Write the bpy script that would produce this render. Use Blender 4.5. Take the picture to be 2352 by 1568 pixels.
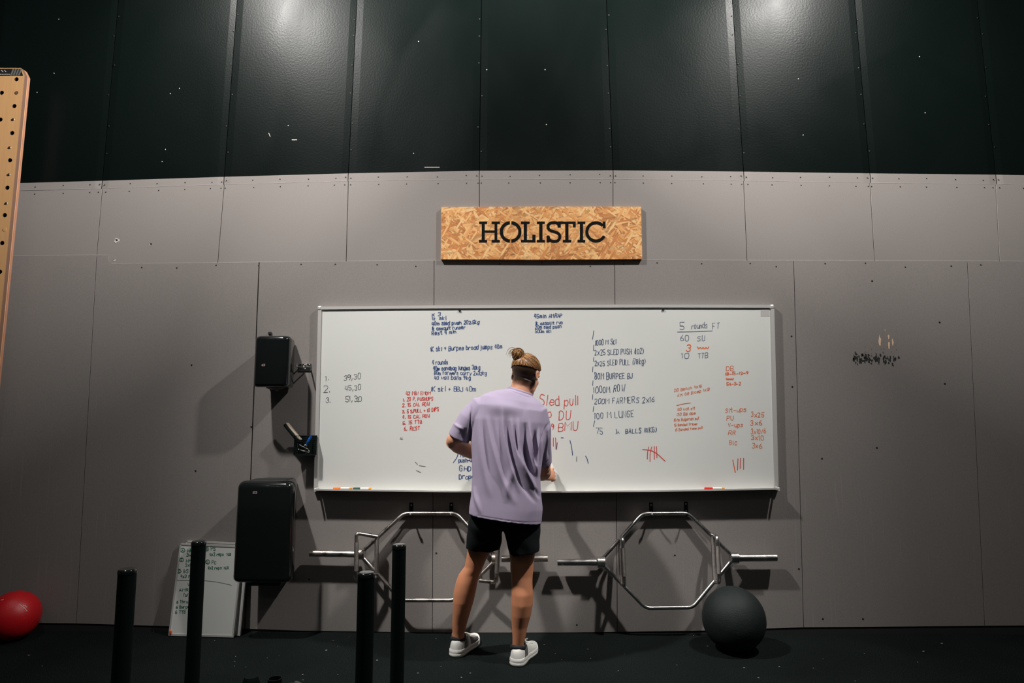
import bpy, bmesh, math, random
import numpy as np
from mathutils import Vector, Matrix, Quaternion
random.seed(7); rng = np.random.default_rng(7)
S = bpy.context.scene
COL = S.collection
for o in list(bpy.data.objects): bpy.data.objects.remove(o)

# ------------------------------------------------------------------ camera
F_PX, CAM_D, CAM_H, CAM_X = 1500.0, 4.30, 1.366, 0.083
PITCH, YAW, ROLL = 0.112, 0.0178, -0.002
def cam_axes():
    cp, sp, cy, sy = math.cos(PITCH), math.sin(PITCH), math.cos(YAW), math.sin(YAW)
    rz = lambda v: Vector((v[0]*cy - v[1]*sy, v[0]*sy + v[1]*cy, v[2]))
    R, U, Fw = rz((1, 0, 0)), rz((0, -sp, cp)), rz((0, cp, sp))
    cr, sr = math.cos(ROLL), math.sin(ROLL)
    return R*cr + U*sr, U*cr - R*sr, Fw
CR, CU, CF = cam_axes()
CC = Vector((CAM_X, -CAM_D, CAM_H))
cd = bpy.data.cameras.new('camera'); cam = bpy.data.objects.new('camera', cd); COL.objects.link(cam)
cd.sensor_fit = 'HORIZONTAL'; cd.sensor_width = 36; cd.lens = F_PX/2352*36; cd.clip_start = .05
M = Matrix((CR, CU, -CF)).transposed().to_4x4(); M.translation = CC; cam.matrix_world = M
S.camera = cam

# ------------------------------------------------------------------ world, lamps, exposure
S.view_settings.view_transform = 'Standard'; S.view_settings.look = 'None'
S.view_settings.gamma = 1; S.view_settings.use_curve_mapping = False
S.view_settings.exposure = 0.18
W = bpy.data.worlds.new('world'); S.world = W; W.use_nodes = True
W.node_tree.nodes['Background'].inputs[0].default_value = (.75, .95, 1.0, 1)
W.node_tree.nodes['Background'].inputs[1].default_value = .017
def lamp(name, loc, power, size, aim=None, spread=180, col=(1, .965, .925)):
    l = bpy.data.lights.new(name, 'AREA'); l.shape = 'DISK'; l.size = size; l.energy = power; l.color = col
    l.spread = math.radians(spread)
    o = bpy.data.objects.new(name, l); COL.objects.link(o); o.location = loc
    if aim: o.rotation_euler = (Vector(aim)-Vector(loc)).to_track_quat('-Z', 'Y').to_euler()
    return o
# two hanging fixtures: a flood each, plus two narrow beams added to imitate vignetting
for s_ in (-1, 1):
    L0 = (-2.36 if s_ < 0 else 2.72, -2.13, 5.614)
    lamp('flood_lamp', L0, 124 if s_ < 0 else 102, .2, (s_*-1.414+.08, 0, 3.642), 138.4)
    lamp('added_upper_beam', L0, 57, .2, (s_*-2.35+.08, 0, 4.0), 40)
    lamp('added_lower_beam', L0, 11.5 if s_ < 0 else 7.5, .2, (s_*.222+.08, 0, -.227), 40.2)
for x in (-4.5, -1.6, 1.5, 4.6):
    for y in (-6.5, -10):
        lamp('hall_lamp', (x, y, 6.2), 5, .16)

# ------------------------------------------------------------------ helpers
def P(px, py, d=0.0):
    v = CF + CR*((px-1176)/F_PX) + CU*((784-py)/F_PX)
    return CC + v*((-d - CC.y)/v.y)
def G(px, py, z=0.0):
    v = CF + CR*((px-1176)/F_PX) + CU*((784-py)/F_PX)
    return CC + v*((z - CC.z)/v.z)
def sc(d): return F_PX/(CAM_D-d)/0.99          # px per metre near depth d
def lin(c):
    return tuple((x/255/12.92 if x/255 <= .04045 else ((x/255+.055)/1.055)**2.4) for x in c)
def mkmat(name): 
    m = bpy.data.materials.new(name); m.use_nodes = True
    nt = m.node_tree; return m, nt, nt.nodes['Principled BSDF']
def pm(name, col, rough=.5, metal=0, var=.0, vscale=6, bump=0, bscale=120, spec=.5, coat=0, stretch=None, rvar=0):
    m, nt, b = mkmat(name); N = nt.nodes; L = nt.links
    col = tuple(col)
    b.inputs['Roughness'].default_value = rough; b.inputs['Metallic'].default_value = metal
    b.inputs['Specular IOR Level'].default_value = spec; b.inputs['Coat Weight'].default_value = coat
    tc = N.new('ShaderNodeTexCoord'); src = tc.outputs['Object']
    if stretch:
        mp = N.new('ShaderNodeMapping'); mp.inputs['Scale'].default_value = stretch; L.new(src, mp.inputs[0]); src = mp.outputs[0]
    n = N.new('ShaderNodeTexNoise'); n.inputs['Scale'].default_value = vscale; n.inputs['Detail'].default_value = 6
    L.new(src, n.inputs['Vector'])
    r = N.new('ShaderNodeMixRGB'); r.inputs[1].default_value = (*[c*(1-var) for c in col], 1); r.inputs[2].default_value = (*[min(1, c*(1+var)) for c in col], 1)
    L.new(n.outputs[0], r.inputs[0]); L.new(r.outputs[0], b.inputs['Base Color'])
    if rvar:
        mr = N.new('ShaderNodeMapRange'); mr.inputs[1].default_value = .3; mr.inputs[2].default_value = .7
        mr.inputs[3].default_value = rough-rvar; mr.inputs[4].default_value = rough+rvar
        L.new(n.outputs[0], mr.inputs[0]); L.new(mr.outputs[0], b.inputs['Roughness'])
    if bump:
        n2 = N.new('ShaderNodeTexNoise'); n2.inputs['Scale'].default_value = bscale; n2.inputs['Detail'].default_value = 4
        L.new(tc.outputs['Object'], n2.inputs['Vector'])
        bp = N.new('ShaderNodeBump'); bp.inputs['Strength'].default_value = bump; bp.inputs['Distance'].default_value = .004
        L.new(n2.outputs[0], bp.inputs['Height']); L.new(bp.outputs[0], b.inputs['Normal'])
    return m
def obj(name, me, mat=None, parent=None, label=None, cat=None, group=None, kind=None, smooth=False):
    if mat:
        for mm in (mat if isinstance(mat, (list, tuple)) else [mat]): me.materials.append(mm)
    if smooth: me.polygons.foreach_set('use_smooth', [True]*len(me.polygons)); me.set_sharp_from_angle(angle=math.radians(48))
    o = bpy.data.objects.new(name, me); COL.objects.link(o)
    if parent: 
        o.parent = parent; o.matrix_parent_inverse = parent.matrix_world.inverted()
    tag(o, label, cat, group, kind); return o
def tag(o, label=None, cat=None, group=None, kind=None):
    if label: o['label'] = label
    if cat: o['category'] = cat
    if group: o['group'] = group
    if kind: o['kind'] = kind
def thing(name, loc, label, cat, group=None):
    o = bpy.data.objects.new(name, None); COL.objects.link(o); o.location = loc; o.empty_display_size = .05
    o.matrix_world = Matrix.Translation(loc)
    tag(o, label, cat, group); return o
class Geo:
    def __init__(s): s.v = []; s.f = []; s.m = []; s.c = []
    def add(s, v, f, mi=0, col=None):
        n = len(s.v); s.v += [tuple(p) for p in v]; s.f += [tuple(i+n for i in q) for q in f]; s.m += [mi]*len(f)
        s.c += [col]*len(v); return s
    def mesh(s, name='mesh'):
        me = bpy.data.meshes.new(name); me.from_pydata(s.v, [], s.f)
        me.polygons.foreach_set('material_index', s.m)
        if any(c is not None for c in s.c):
            a = me.color_attributes.new('tint', 'FLOAT_COLOR', 'POINT')
            a.data.foreach_set('color', np.array([(c if c is not None else (1, 1, 1))+(1,) for c in s.c], dtype=np.float32).ravel())
        me.update(); return me
    def build(s, name, mat=None, parent=None, fix=True, **k):
        me = s.mesh(name)
        if fix:
            bm = bmesh.new(); bm.from_mesh(me); bmesh.ops.recalc_face_normals(bm, faces=bm.faces); bm.to_mesh(me); bm.free()
        return obj(name, me, mat, parent, **k)
def tube(pts, r, n=10, cap=True, ref=None, flat=1.0):
    pts = [Vector(p) for p in pts]; rs = r if isinstance(r, (list, tuple)) else [r]*len(pts)
    v = []; f = []; prev = None
    for i, p in enumerate(pts):
        t = (pts[min(i+1, len(pts)-1)] - pts[max(i-1, 0)]).normalized()
        if prev is None:
            a = Vector(ref) if ref else (Vector((0, 0, 1)) if abs(t.z) < .9 else Vector((1, 0, 0)))
        else: a = prev
        s = (a - t*a.dot(t)).normalized(); prev = s; b = t.cross(s)
        ri = rs[i]; ra, rb = ri if isinstance(ri, (tuple, list)) else (ri, ri*flat)
        for k in range(n):
            an = 2*math.pi*k/n; v.append(p + s*(ra*math.cos(an)) + b*(rb*math.sin(an)))
    for i in range(len(pts)-1):
        for k in range(n):
            f.append((i*n+k, i*n+(k+1) % n, (i+1)*n+(k+1) % n, (i+1)*n+k))
    if cap: f.append(tuple(range(n))[::-1]); f.append(tuple(range((len(pts)-1)*n, len(pts)*n)))
    return v, f
def bend(pts, rad=.03, k=5):
    pts = [Vector(p) for p in pts]; out = [pts[0]]
    for i in range(1, len(pts)-1):
        a, b, c = pts[i-1], pts[i], pts[i+1]
        u = (a-b); w = (c-b); q = min(rad, u.length*.45, w.length*.45)
        A = b+u.normalized()*q; B = b+w.normalized()*q
        for j in range(k+1):
            t = j/k; out.append(A*(1-t)**2 + b*2*t*(1-t) + B*t*t)
    out.append(pts[-1]); return out
def box(c, s, M3=None):
    c = Vector(c); v = []
    for z in (-1, 1):
        for x, y in ((-1, -1), (1, -1), (1, 1), (-1, 1)):
            q = Vector((x*s[0]/2, y*s[1]/2, z*s[2]/2)); v.append(c + (M3 @ q if M3 else q))
    return v, [(3, 2, 1, 0), (4, 5, 6, 7), (0, 1, 5, 4), (1, 2, 6, 5), (2, 3, 7, 6), (3, 0, 4, 7)]
def bevbox(c, s, bev=.005, seg=2, M3=None, edges=None, sub=None):
    bm = bmesh.new(); bmesh.ops.create_cube(bm, size=1)
    for v in bm.verts: v.co = Vector((v.co.x*s[0], v.co.y*s[1], v.co.z*s[2]))
    es = [e for e in bm.edges if (edges is None or edges(e))]
    bmesh.ops.bevel(bm, geom=es, offset=bev, segments=seg, profile=.5, affect='EDGES')
    if sub:
        for e, bv, sg in sub:
            bmesh.ops.bevel(bm, geom=[x for x in bm.edges if e(x)], offset=bv, segments=sg, profile=.5, affect='EDGES')
    vs = [Vector(c) + (M3 @ v.co if M3 else v.co) for v in bm.verts]; bm.verts.index_update()
    fs = [tuple(v.index for v in f.verts) for f in bm.faces]; bm.free(); return vs, fs
def prism(front, depth_vec):
    front = [Vector(p) for p in front]; n = len(front); dv = Vector(depth_vec)
    v = front + [p+dv for p in front]
    f = [tuple(range(n)), tuple(range(n, 2*n))[::-1]] + [(i, (i+1) % n, (i+1) % n+n, i+n) for i in range(n)]
    return v, f
def ellipsoid(c, r, M3=None, nu=20, nv=14):
    c = Vector(c); v = []; f = []
    for i in range(1, nv):
        th = math.pi*i/nv
        for k in range(nu):
            ph = 2*math.pi*k/nu
            q = Vector((r[0]*math.sin(th)*math.cos(ph), r[1]*math.sin(th)*math.sin(ph), r[2]*math.cos(th)))
            v.append(c + (M3 @ q if M3 else q))
    t = Vector((0, 0, r[2])); v.append(c+(M3 @ t if M3 else t)); v.append(c-(M3 @ t if M3 else t))
    for i in range(nv-2):
        for k in range(nu): f.append((i*nu+k, (i+1)*nu+k, (i+1)*nu+(k+1) % nu, i*nu+(k+1) % nu))
    T, B = len(v)-2, len(v)-1
    for k in range(nu): f.append((T, k, (k+1) % nu)); f.append((B, (nv-2)*nu+(k+1) % nu, (nv-2)*nu+k))
    return v, f
def slices(sl, n=40, ex=2.3):
    """horizontal body slices: (py_left, py_right, x_left, x_right, distance from wall, half depth)"""
    v = []; f = []
    for (yl, yr, xl, xr, d, rd) in sl:
        A, B = P(xl, yl, d), P(xr, yr, d); c = (A+B)/2; h = (B-A)/2
        for k in range(n):
            an = 2*math.pi*k/n; ca, sa = math.cos(an), math.sin(an)
            q = 2/ex; cx = math.copysign(abs(ca)**q, ca); sy = math.copysign(abs(sa)**q, sa)
            v.append(c + h*cx + Vector((0, rd*sy, 0)))
    m = len(sl)
    for i in range(m-1):
        for k in range(n): f.append((i*n+k, i*n+(k+1) % n, (i+1)*n+(k+1) % n, (i+1)*n+k))
    f.append(tuple(range(n))[::-1]); f.append(tuple(range((m-1)*n, m*n)))
    return v, f
def remesh(geo, voxel, smooth=4, fac=.5):
    me = geo.mesh('tmp'); bm = bmesh.new(); bm.from_mesh(me)
    bmesh.ops.recalc_face_normals(bm, faces=bm.faces); bm.to_mesh(me); bm.free()
    o = bpy.data.objects.new('tmp', me); COL.objects.link(o)
    m = o.modifiers.new('r', 'REMESH'); m.mode = 'VOXEL'; m.voxel_size = voxel
    if smooth: s = o.modifiers.new('s', 'SMOOTH'); s.iterations = smooth; s.factor = fac
    dg = bpy.context.evaluated_depsgraph_get(); dg.update()
    out = bpy.data.meshes.new_from_object(o.evaluated_get(dg)); bpy.data.objects.remove(o); bpy.data.meshes.remove(me)
    out.polygons.foreach_set('use_smooth', [True]*len(out.polygons)); return out
def project(co):
    r = co - np.array(CC); z = r @ np.array(CF)
    return 1176 + F_PX*(r @ np.array(CR))/z, 784 - F_PX*(r @ np.array(CU))/z

# ------------------------------------------------------------------ materials
def wall_grey(name='grey_wall_paint', k=1.0):
    m, nt, b = mkmat(name); N, L = nt.nodes, nt.links
    geo = N.new('ShaderNodeNewGeometry')
    n = N.new('ShaderNodeTexNoise'); n.inputs['Scale'].default_value = 1.3; n.inputs['Detail'].default_value = 5; L.new(geo.outputs['Position'], n.inputs['Vector'])
    mp = N.new('ShaderNodeMapping'); mp.inputs['Scale'].default_value = (70, 1, 1.6); L.new(geo.outputs['Position'], mp.inputs[0])
    st = N.new('ShaderNodeTexNoise'); st.inputs['Scale'].default_value = 1.0; st.inputs['Detail'].default_value = 3; st.inputs['Distortion'].default_value = .4; L.new(mp.outputs[0], st.inputs['Vector'])
    rs = N.new('ShaderNodeMapRange'); rs.inputs[1].default_value = .62; rs.inputs[2].default_value = .8; L.new(st.outputs[0], rs.inputs[0])
    sx = N.new('ShaderNodeSeparateXYZ'); L.new(geo.outputs['Position'], sx.inputs[0])
    rz = N.new('ShaderNodeMapRange'); rz.inputs[1].default_value = 2.1; rz.inputs[2].default_value = 1.5; L.new(sx.outputs[2], rz.inputs[0])
    pn = N.new('ShaderNodeTexNoise'); pn.inputs['Scale'].default_value = .9; L.new(geo.outputs['Position'], pn.inputs['Vector'])
    rp = N.new('ShaderNodeMapRange'); rp.inputs[1].default_value = .42; rp.inputs[2].default_value = .62; L.new(pn.outputs[0], rp.inputs[0])
    mu = N.new('ShaderNodeMath'); mu.operation = 'MULTIPLY'; L.new(rs.outputs[0], mu.inputs[0]); L.new(rz.outputs[0], mu.inputs[1])
    mu2 = N.new('ShaderNodeMath'); mu2.operation = 'MULTIPLY'; L.new(mu.outputs[0], mu2.inputs[0]); L.new(rp.outputs[0], mu2.inputs[1])
    c1 = N.new('ShaderNodeMixRGB'); c1.inputs[1].default_value = (.229*k, .209*k, .198*k, 1); c1.inputs[2].default_value = (.258*k, .236*k, .224*k, 1); L.new(n.outputs[0], c1.inputs[0])
    fg = N.new('ShaderNodeTexNoise'); fg.inputs['Scale'].default_value = 260; fg.inputs['Detail'].default_value = 2; L.new(geo.outputs['Position'], fg.inputs['Vector'])
    c3 = N.new('ShaderNodeMixRGB'); c3.blend_type = 'OVERLAY'; c3.inputs[0].default_value = .28; L.new(c1.outputs[0], c3.inputs[1]); L.new(fg.outputs[0], c3.inputs[2])
    c2 = N.new('ShaderNodeMixRGB'); c2.inputs[2].default_value = (.34, .32, .31, 1); L.new(c3.outputs[0], c2.inputs[1])
    sf = N.new('ShaderNodeMath'); sf.operation = 'MULTIPLY'; sf.inputs[1].default_value = .5; L.new(mu2.outputs[0], sf.inputs[0]); L.new(sf.outputs[0], c2.inputs[0])
    L.new(c2.outputs[0], b.inputs['Base Color']); b.inputs['Roughness'].default_value = .62; b.inputs['Specular IOR Level'].default_value = .10
    bn = N.new('ShaderNodeTexNoise'); bn.inputs['Scale'].default_value = 90; bn.inputs['Detail'].default_value = 4; L.new(geo.outputs['Position'], bn.inputs['Vector'])
    bp = N.new('ShaderNodeBump'); bp.inputs['Strength'].default_value = .11; bp.inputs['Distance'].default_value = .002; L.new(bn.outputs[0], bp.inputs['Height']); L.new(bp.outputs[0], b.inputs['Normal'])
    return m
def wall_black():
    m, nt, b = mkmat('black_satin_wall_paint'); N, L = nt.nodes, nt.links
    geo = N.new('ShaderNodeNewGeometry')
    b.inputs['Base Color'].default_value = (.0022, .0045, .004, 1)
    mp = N.new('ShaderNodeMapping'); mp.inputs['Scale'].default_value = (1.0, 1, .55); L.new(geo.outputs['Position'], mp.inputs[0])
    n = N.new('ShaderNodeTexNoise'); n.inputs['Scale'].default_value = 1.4; n.inputs['Detail'].default_value = 5; n.inputs['Distortion'].default_value = .6; L.new(mp.outputs[0], n.inputs['Vector'])
    r = N.new('ShaderNodeMapRange'); r.inputs[1].default_value = .35; r.inputs[2].default_value = .65; r.inputs[3].default_value = .28; r.inputs[4].default_value = .37
    L.new(n.outputs[0], r.inputs[0])
    pmap = N.new('ShaderNodeMapping'); pmap.inputs['Scale'].default_value = (1.1, 1, .8); pmap.inputs['Location'].default_value = (.35, 0, .2); L.new(geo.outputs['Position'], pmap.inputs[0])
    pv = N.new('ShaderNodeTexVoronoi'); pv.feature = 'SMOOTH_F1'; pv.inputs['Scale'].default_value = 1.25; pv.inputs['Smoothness'].default_value = .15; L.new(pmap.outputs[0], pv.inputs['Vector'])
    ps = N.new('ShaderNodeSeparateColor'); L.new(pv.outputs['Color'], ps.inputs[0])
    pr = N.new('ShaderNodeMapRange'); pr.inputs[1].default_value = .2; pr.inputs[2].default_value = .9; pr.inputs[3].default_value = -.01; pr.inputs[4].default_value = .05; L.new(ps.outputs[0], pr.inputs[0])
    pa = N.new('ShaderNodeMath'); pa.operation = 'ADD'; L.new(r.outputs[0], pa.inputs[0]); L.new(pr.outputs[0], pa.inputs[1]); L.new(pa.outputs[0], b.inputs['Roughness'])
    b.inputs['Specular IOR Level'].default_value = .115
    bn = N.new('ShaderNodeTexNoise'); bn.inputs['Scale'].default_value = 75; bn.inputs['Detail'].default_value = 3; L.new(geo.outputs['Position'], bn.inputs['Vector'])
    bp = N.new('ShaderNodeBump'); bp.inputs['Strength'].default_value = .3; bp.inputs['Distance'].default_value = .002; L.new(bn.outputs[0], bp.inputs['Height']); L.new(bp.outputs[0], b.inputs['Normal'])
    return m
def ply_edge():
    m, nt, b = mkmat('plywood_edge_layers'); N, L = nt.nodes, nt.links
    geo = N.new('ShaderNodeNewGeometry'); sx = N.new('ShaderNodeSeparateXYZ'); L.new(geo.outputs['Position'], sx.inputs[0])
    mr = N.new('ShaderNodeMapRange'); mr.inputs[1].default_value = -.166; mr.inputs[2].default_value = -.111; L.new(sx.outputs[1], mr.inputs[0])
    rp = N.new('ShaderNodeValToRGB'); rp.color_ramp.interpolation = 'CONSTANT'; e = rp.color_ramp.elements
    e[0].position = 0; e[0].color = (*lin((104, 76, 56)), 1); e[1].position = .92; e[1].color = (*lin((134, 96, 74)), 1)
    for p_, c_ in ((.10, (84, 60, 46)), (.56, (160, 120, 86)), (.66, (128, 84, 62)), (.82, (150, 108, 82)), (.88, (110, 74, 58))): q = e.new(p_); q.color = (*lin(c_), 1)
    L.new(mr.outputs[0], rp.inputs[0]); L.new(rp.outputs[0], b.inputs['Base Color']); b.inputs['Roughness'].default_value = .6
    return m
def osb():
    m, nt, b = mkmat('oriented_strand_board'); N, L = nt.nodes, nt.links
    tc = N.new('ShaderNodeTexCoord'); prev = None
    base = N.new('ShaderNodeTexNoise'); base.inputs['Scale'].default_value = 30; L.new(tc.outputs['Object'], base.inputs['Vector'])
    for i, (ang, sx, sz, thr) in enumerate([(6, 7.5, 40, 0), (-18, 9, 50, .5), (33, 10, 54, .6), (82, 10, 58, .72), (-62, 11, 60, .68), (12, 9, 62, .6), (-35, 12, 90, .74), (58, 12, 80, .8)]):
        rt = N.new('ShaderNodeMapping'); rt.inputs['Rotation'].default_value = (0, math.radians(ang), 0); L.new(tc.outputs['Object'], rt.inputs[0])
        mp = N.new('ShaderNodeMapping'); mp.inputs['Scale'].default_value = (sx, .001, sz); mp.inputs['Location'].default_value = (i*3.3, 0, i*1.7); L.new(rt.outputs[0], mp.inputs[0])
        vo = N.new('ShaderNodeTexVoronoi'); vo.inputs['Scale'].default_value = 1; L.new(mp.outputs[0], vo.inputs['Vector'])
        sp = N.new('ShaderNodeSeparateColor'); L.new(vo.outputs['Color'], sp.inputs[0])
        g = N.new('ShaderNodeMapping'); g.inputs['Scale'].default_value = (1.5, 1, 9); L.new(mp.outputs[0], g.inputs[0])
        gn = N.new('ShaderNodeTexNoise'); gn.inputs['Scale'].default_value = 2; gn.inputs['Detail'].default_value = 3; L.new(g.outputs[0], gn.inputs['Vector'])
        ad = N.new('ShaderNodeMath'); ad.operation = 'MULTIPLY_ADD'; ad.inputs[1].default_value = .35; L.new(gn.outputs[0], ad.inputs[0]); L.new(sp.outputs[0], ad.inputs[2])
        rp = N.new('ShaderNodeValToRGB'); e = rp.color_ramp.elements
        e[0].position = .02; e[0].color = (*lin((182, 120, 66)), 1); e[1].position = 1.2 if False else 1.0; e[1].color = (*lin((242, 202, 144)), 1)
        for p_, c_ in ((.2, (206, 134, 70)), (.5, (230, 168, 102)), (.8, (240, 190, 125))): q = e.new(p_); q.color = (*lin(c_), 1)
        sb = N.new('ShaderNodeMath'); sb.operation = 'SUBTRACT'; sb.inputs[1].default_value = .15; L.new(ad.outputs[0], sb.inputs[0]); L.new(sb.outputs[0], rp.inputs[0])
        dk = N.new('ShaderNodeMapRange'); dk.inputs[1].default_value = .55; dk.inputs[2].default_value = .75; dk.inputs[3].default_value = 1; dk.inputs[4].default_value = .68; L.new(vo.outputs['Distance'], dk.inputs[0])
        mc = N.new('ShaderNodeMixRGB'); mc.blend_type = 'MULTIPLY'; mc.inputs[0].default_value = 1; L.new(rp.outputs[0], mc.inputs[1]); L.new(dk.outputs[0], mc.inputs[2])
        if prev is None: prev = mc.outputs[0]
        else:
            gt = N.new('ShaderNodeMath'); gt.operation = 'GREATER_THAN'; gt.inputs[1].default_value = thr; L.new(sp.outputs[1], gt.inputs[0])
            mx = N.new('ShaderNodeMixRGB'); L.new(gt.outputs[0], mx.inputs[0]); L.new(prev, mx.inputs[1]); L.new(mc.outputs[0], mx.inputs[2]); prev = mx.outputs[0]
    tn = N.new('ShaderNodeMixRGB'); tn.blend_type = 'MULTIPLY'; tn.inputs[0].default_value = 1; tn.inputs[2].default_value = (.84, .80, .76, 1); L.new(prev, tn.inputs[1]); L.new(tn.outputs[0], b.inputs['Base Color']); b.inputs['Roughness'].default_value = .65
    return m
def floor_mat():
    m, nt, b = mkmat('black_turf_floor'); N, L = nt.nodes, nt.links
    geo = N.new('ShaderNodeNewGeometry')
    n = N.new('ShaderNodeTexNoise'); n.inputs['Scale'].default_value = 210; n.inputs['Detail'].default_value = 3; L.new(geo.outputs['Position'], n.inputs['Vector'])
    big = N.new('ShaderNodeTexNoise'); big.inputs['Scale'].default_value = 2; L.new(geo.outputs['Position'], big.inputs['Vector'])
    rp = N.new('ShaderNodeValToRGB'); e = rp.color_ramp.elements
    e[0].position = .35; e[0].color = (.0035, .006, .0055, 1); e[1].position = .75; e[1].color = (.052, .058, .056, 1)
    q = e.new(.55); q.color = (.014, .0195, .018, 1)
    L.new(n.outputs[0], rp.inputs[0])
    mx = N.new('ShaderNodeMixRGB'); mx.blend_type = 'MULTIPLY'; mx.inputs[0].default_value = .6; L.new(rp.outputs[0], mx.inputs[1]); L.new(big.outputs[0], mx.inputs[2])
    L.new(mx.outputs[0], b.inputs['Base Color']); b.inputs['Roughness'].default_value = .9; b.inputs['Specular IOR Level'].default_value = .03
    bp = N.new('ShaderNodeBump'); bp.inputs['Strength'].default_value = .9; bp.inputs['Distance'].default_value = .008; L.new(n.outputs[0], bp.inputs['Height']); L.new(bp.outputs[0], b.inputs['Normal'])
    return m
def tinted(name, rough=.5, spec=.5, sss=0, bump=0, bscale=200, mulvar=.1, vscale=20, sheen=0):
    m, nt, b = mkmat(name); N, L = nt.nodes, nt.links
    a = N.new('ShaderNodeVertexColor'); a.layer_name = 'tint'
    tc = N.new('ShaderNodeTexCoord'); n = N.new('ShaderNodeTexNoise'); n.inputs['Scale'].default_value = vscale; n.inputs['Detail'].default_value = 5; L.new(tc.outputs['Object'], n.inputs['Vector'])
    mr = N.new('ShaderNodeMapRange'); mr.inputs[3].default_value = 1-mulvar; mr.inputs[4].default_value = 1+mulvar; L.new(n.outputs[0], mr.inputs[0])
    mx = N.new('ShaderNodeMixRGB'); mx.blend_type = 'MULTIPLY'; mx.inputs[0].default_value = 1; L.new(a.outputs[0], mx.inputs[1]); L.new(mr.outputs[0], mx.inputs[2])
    L.new(mx.outputs[0], b.inputs['Base Color']); b.inputs['Roughness'].default_value = rough; b.inputs['Specular IOR Level'].default_value = spec
    if sss: b.inputs['Subsurface Weight'].default_value = sss; b.inputs['Subsurface Scale'].default_value = .006; b.inputs['Subsurface Radius'].default_value = (1, .4, .2)
    if sheen: b.inputs['Sheen Weight'].default_value = sheen
    if bump:
        n2 = N.new('ShaderNodeTexNoise'); n2.inputs['Scale'].default_value = bscale; L.new(tc.outputs['Object'], n2.inputs['Vector'])
        bp = N.new('ShaderNodeBump'); bp.inputs['Strength'].default_value = bump; bp.inputs['Distance'].default_value = .002; L.new(n2.outputs[0], bp.inputs['Height']); L.new(bp.outputs[0], b.inputs['Normal'])
    return m
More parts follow.
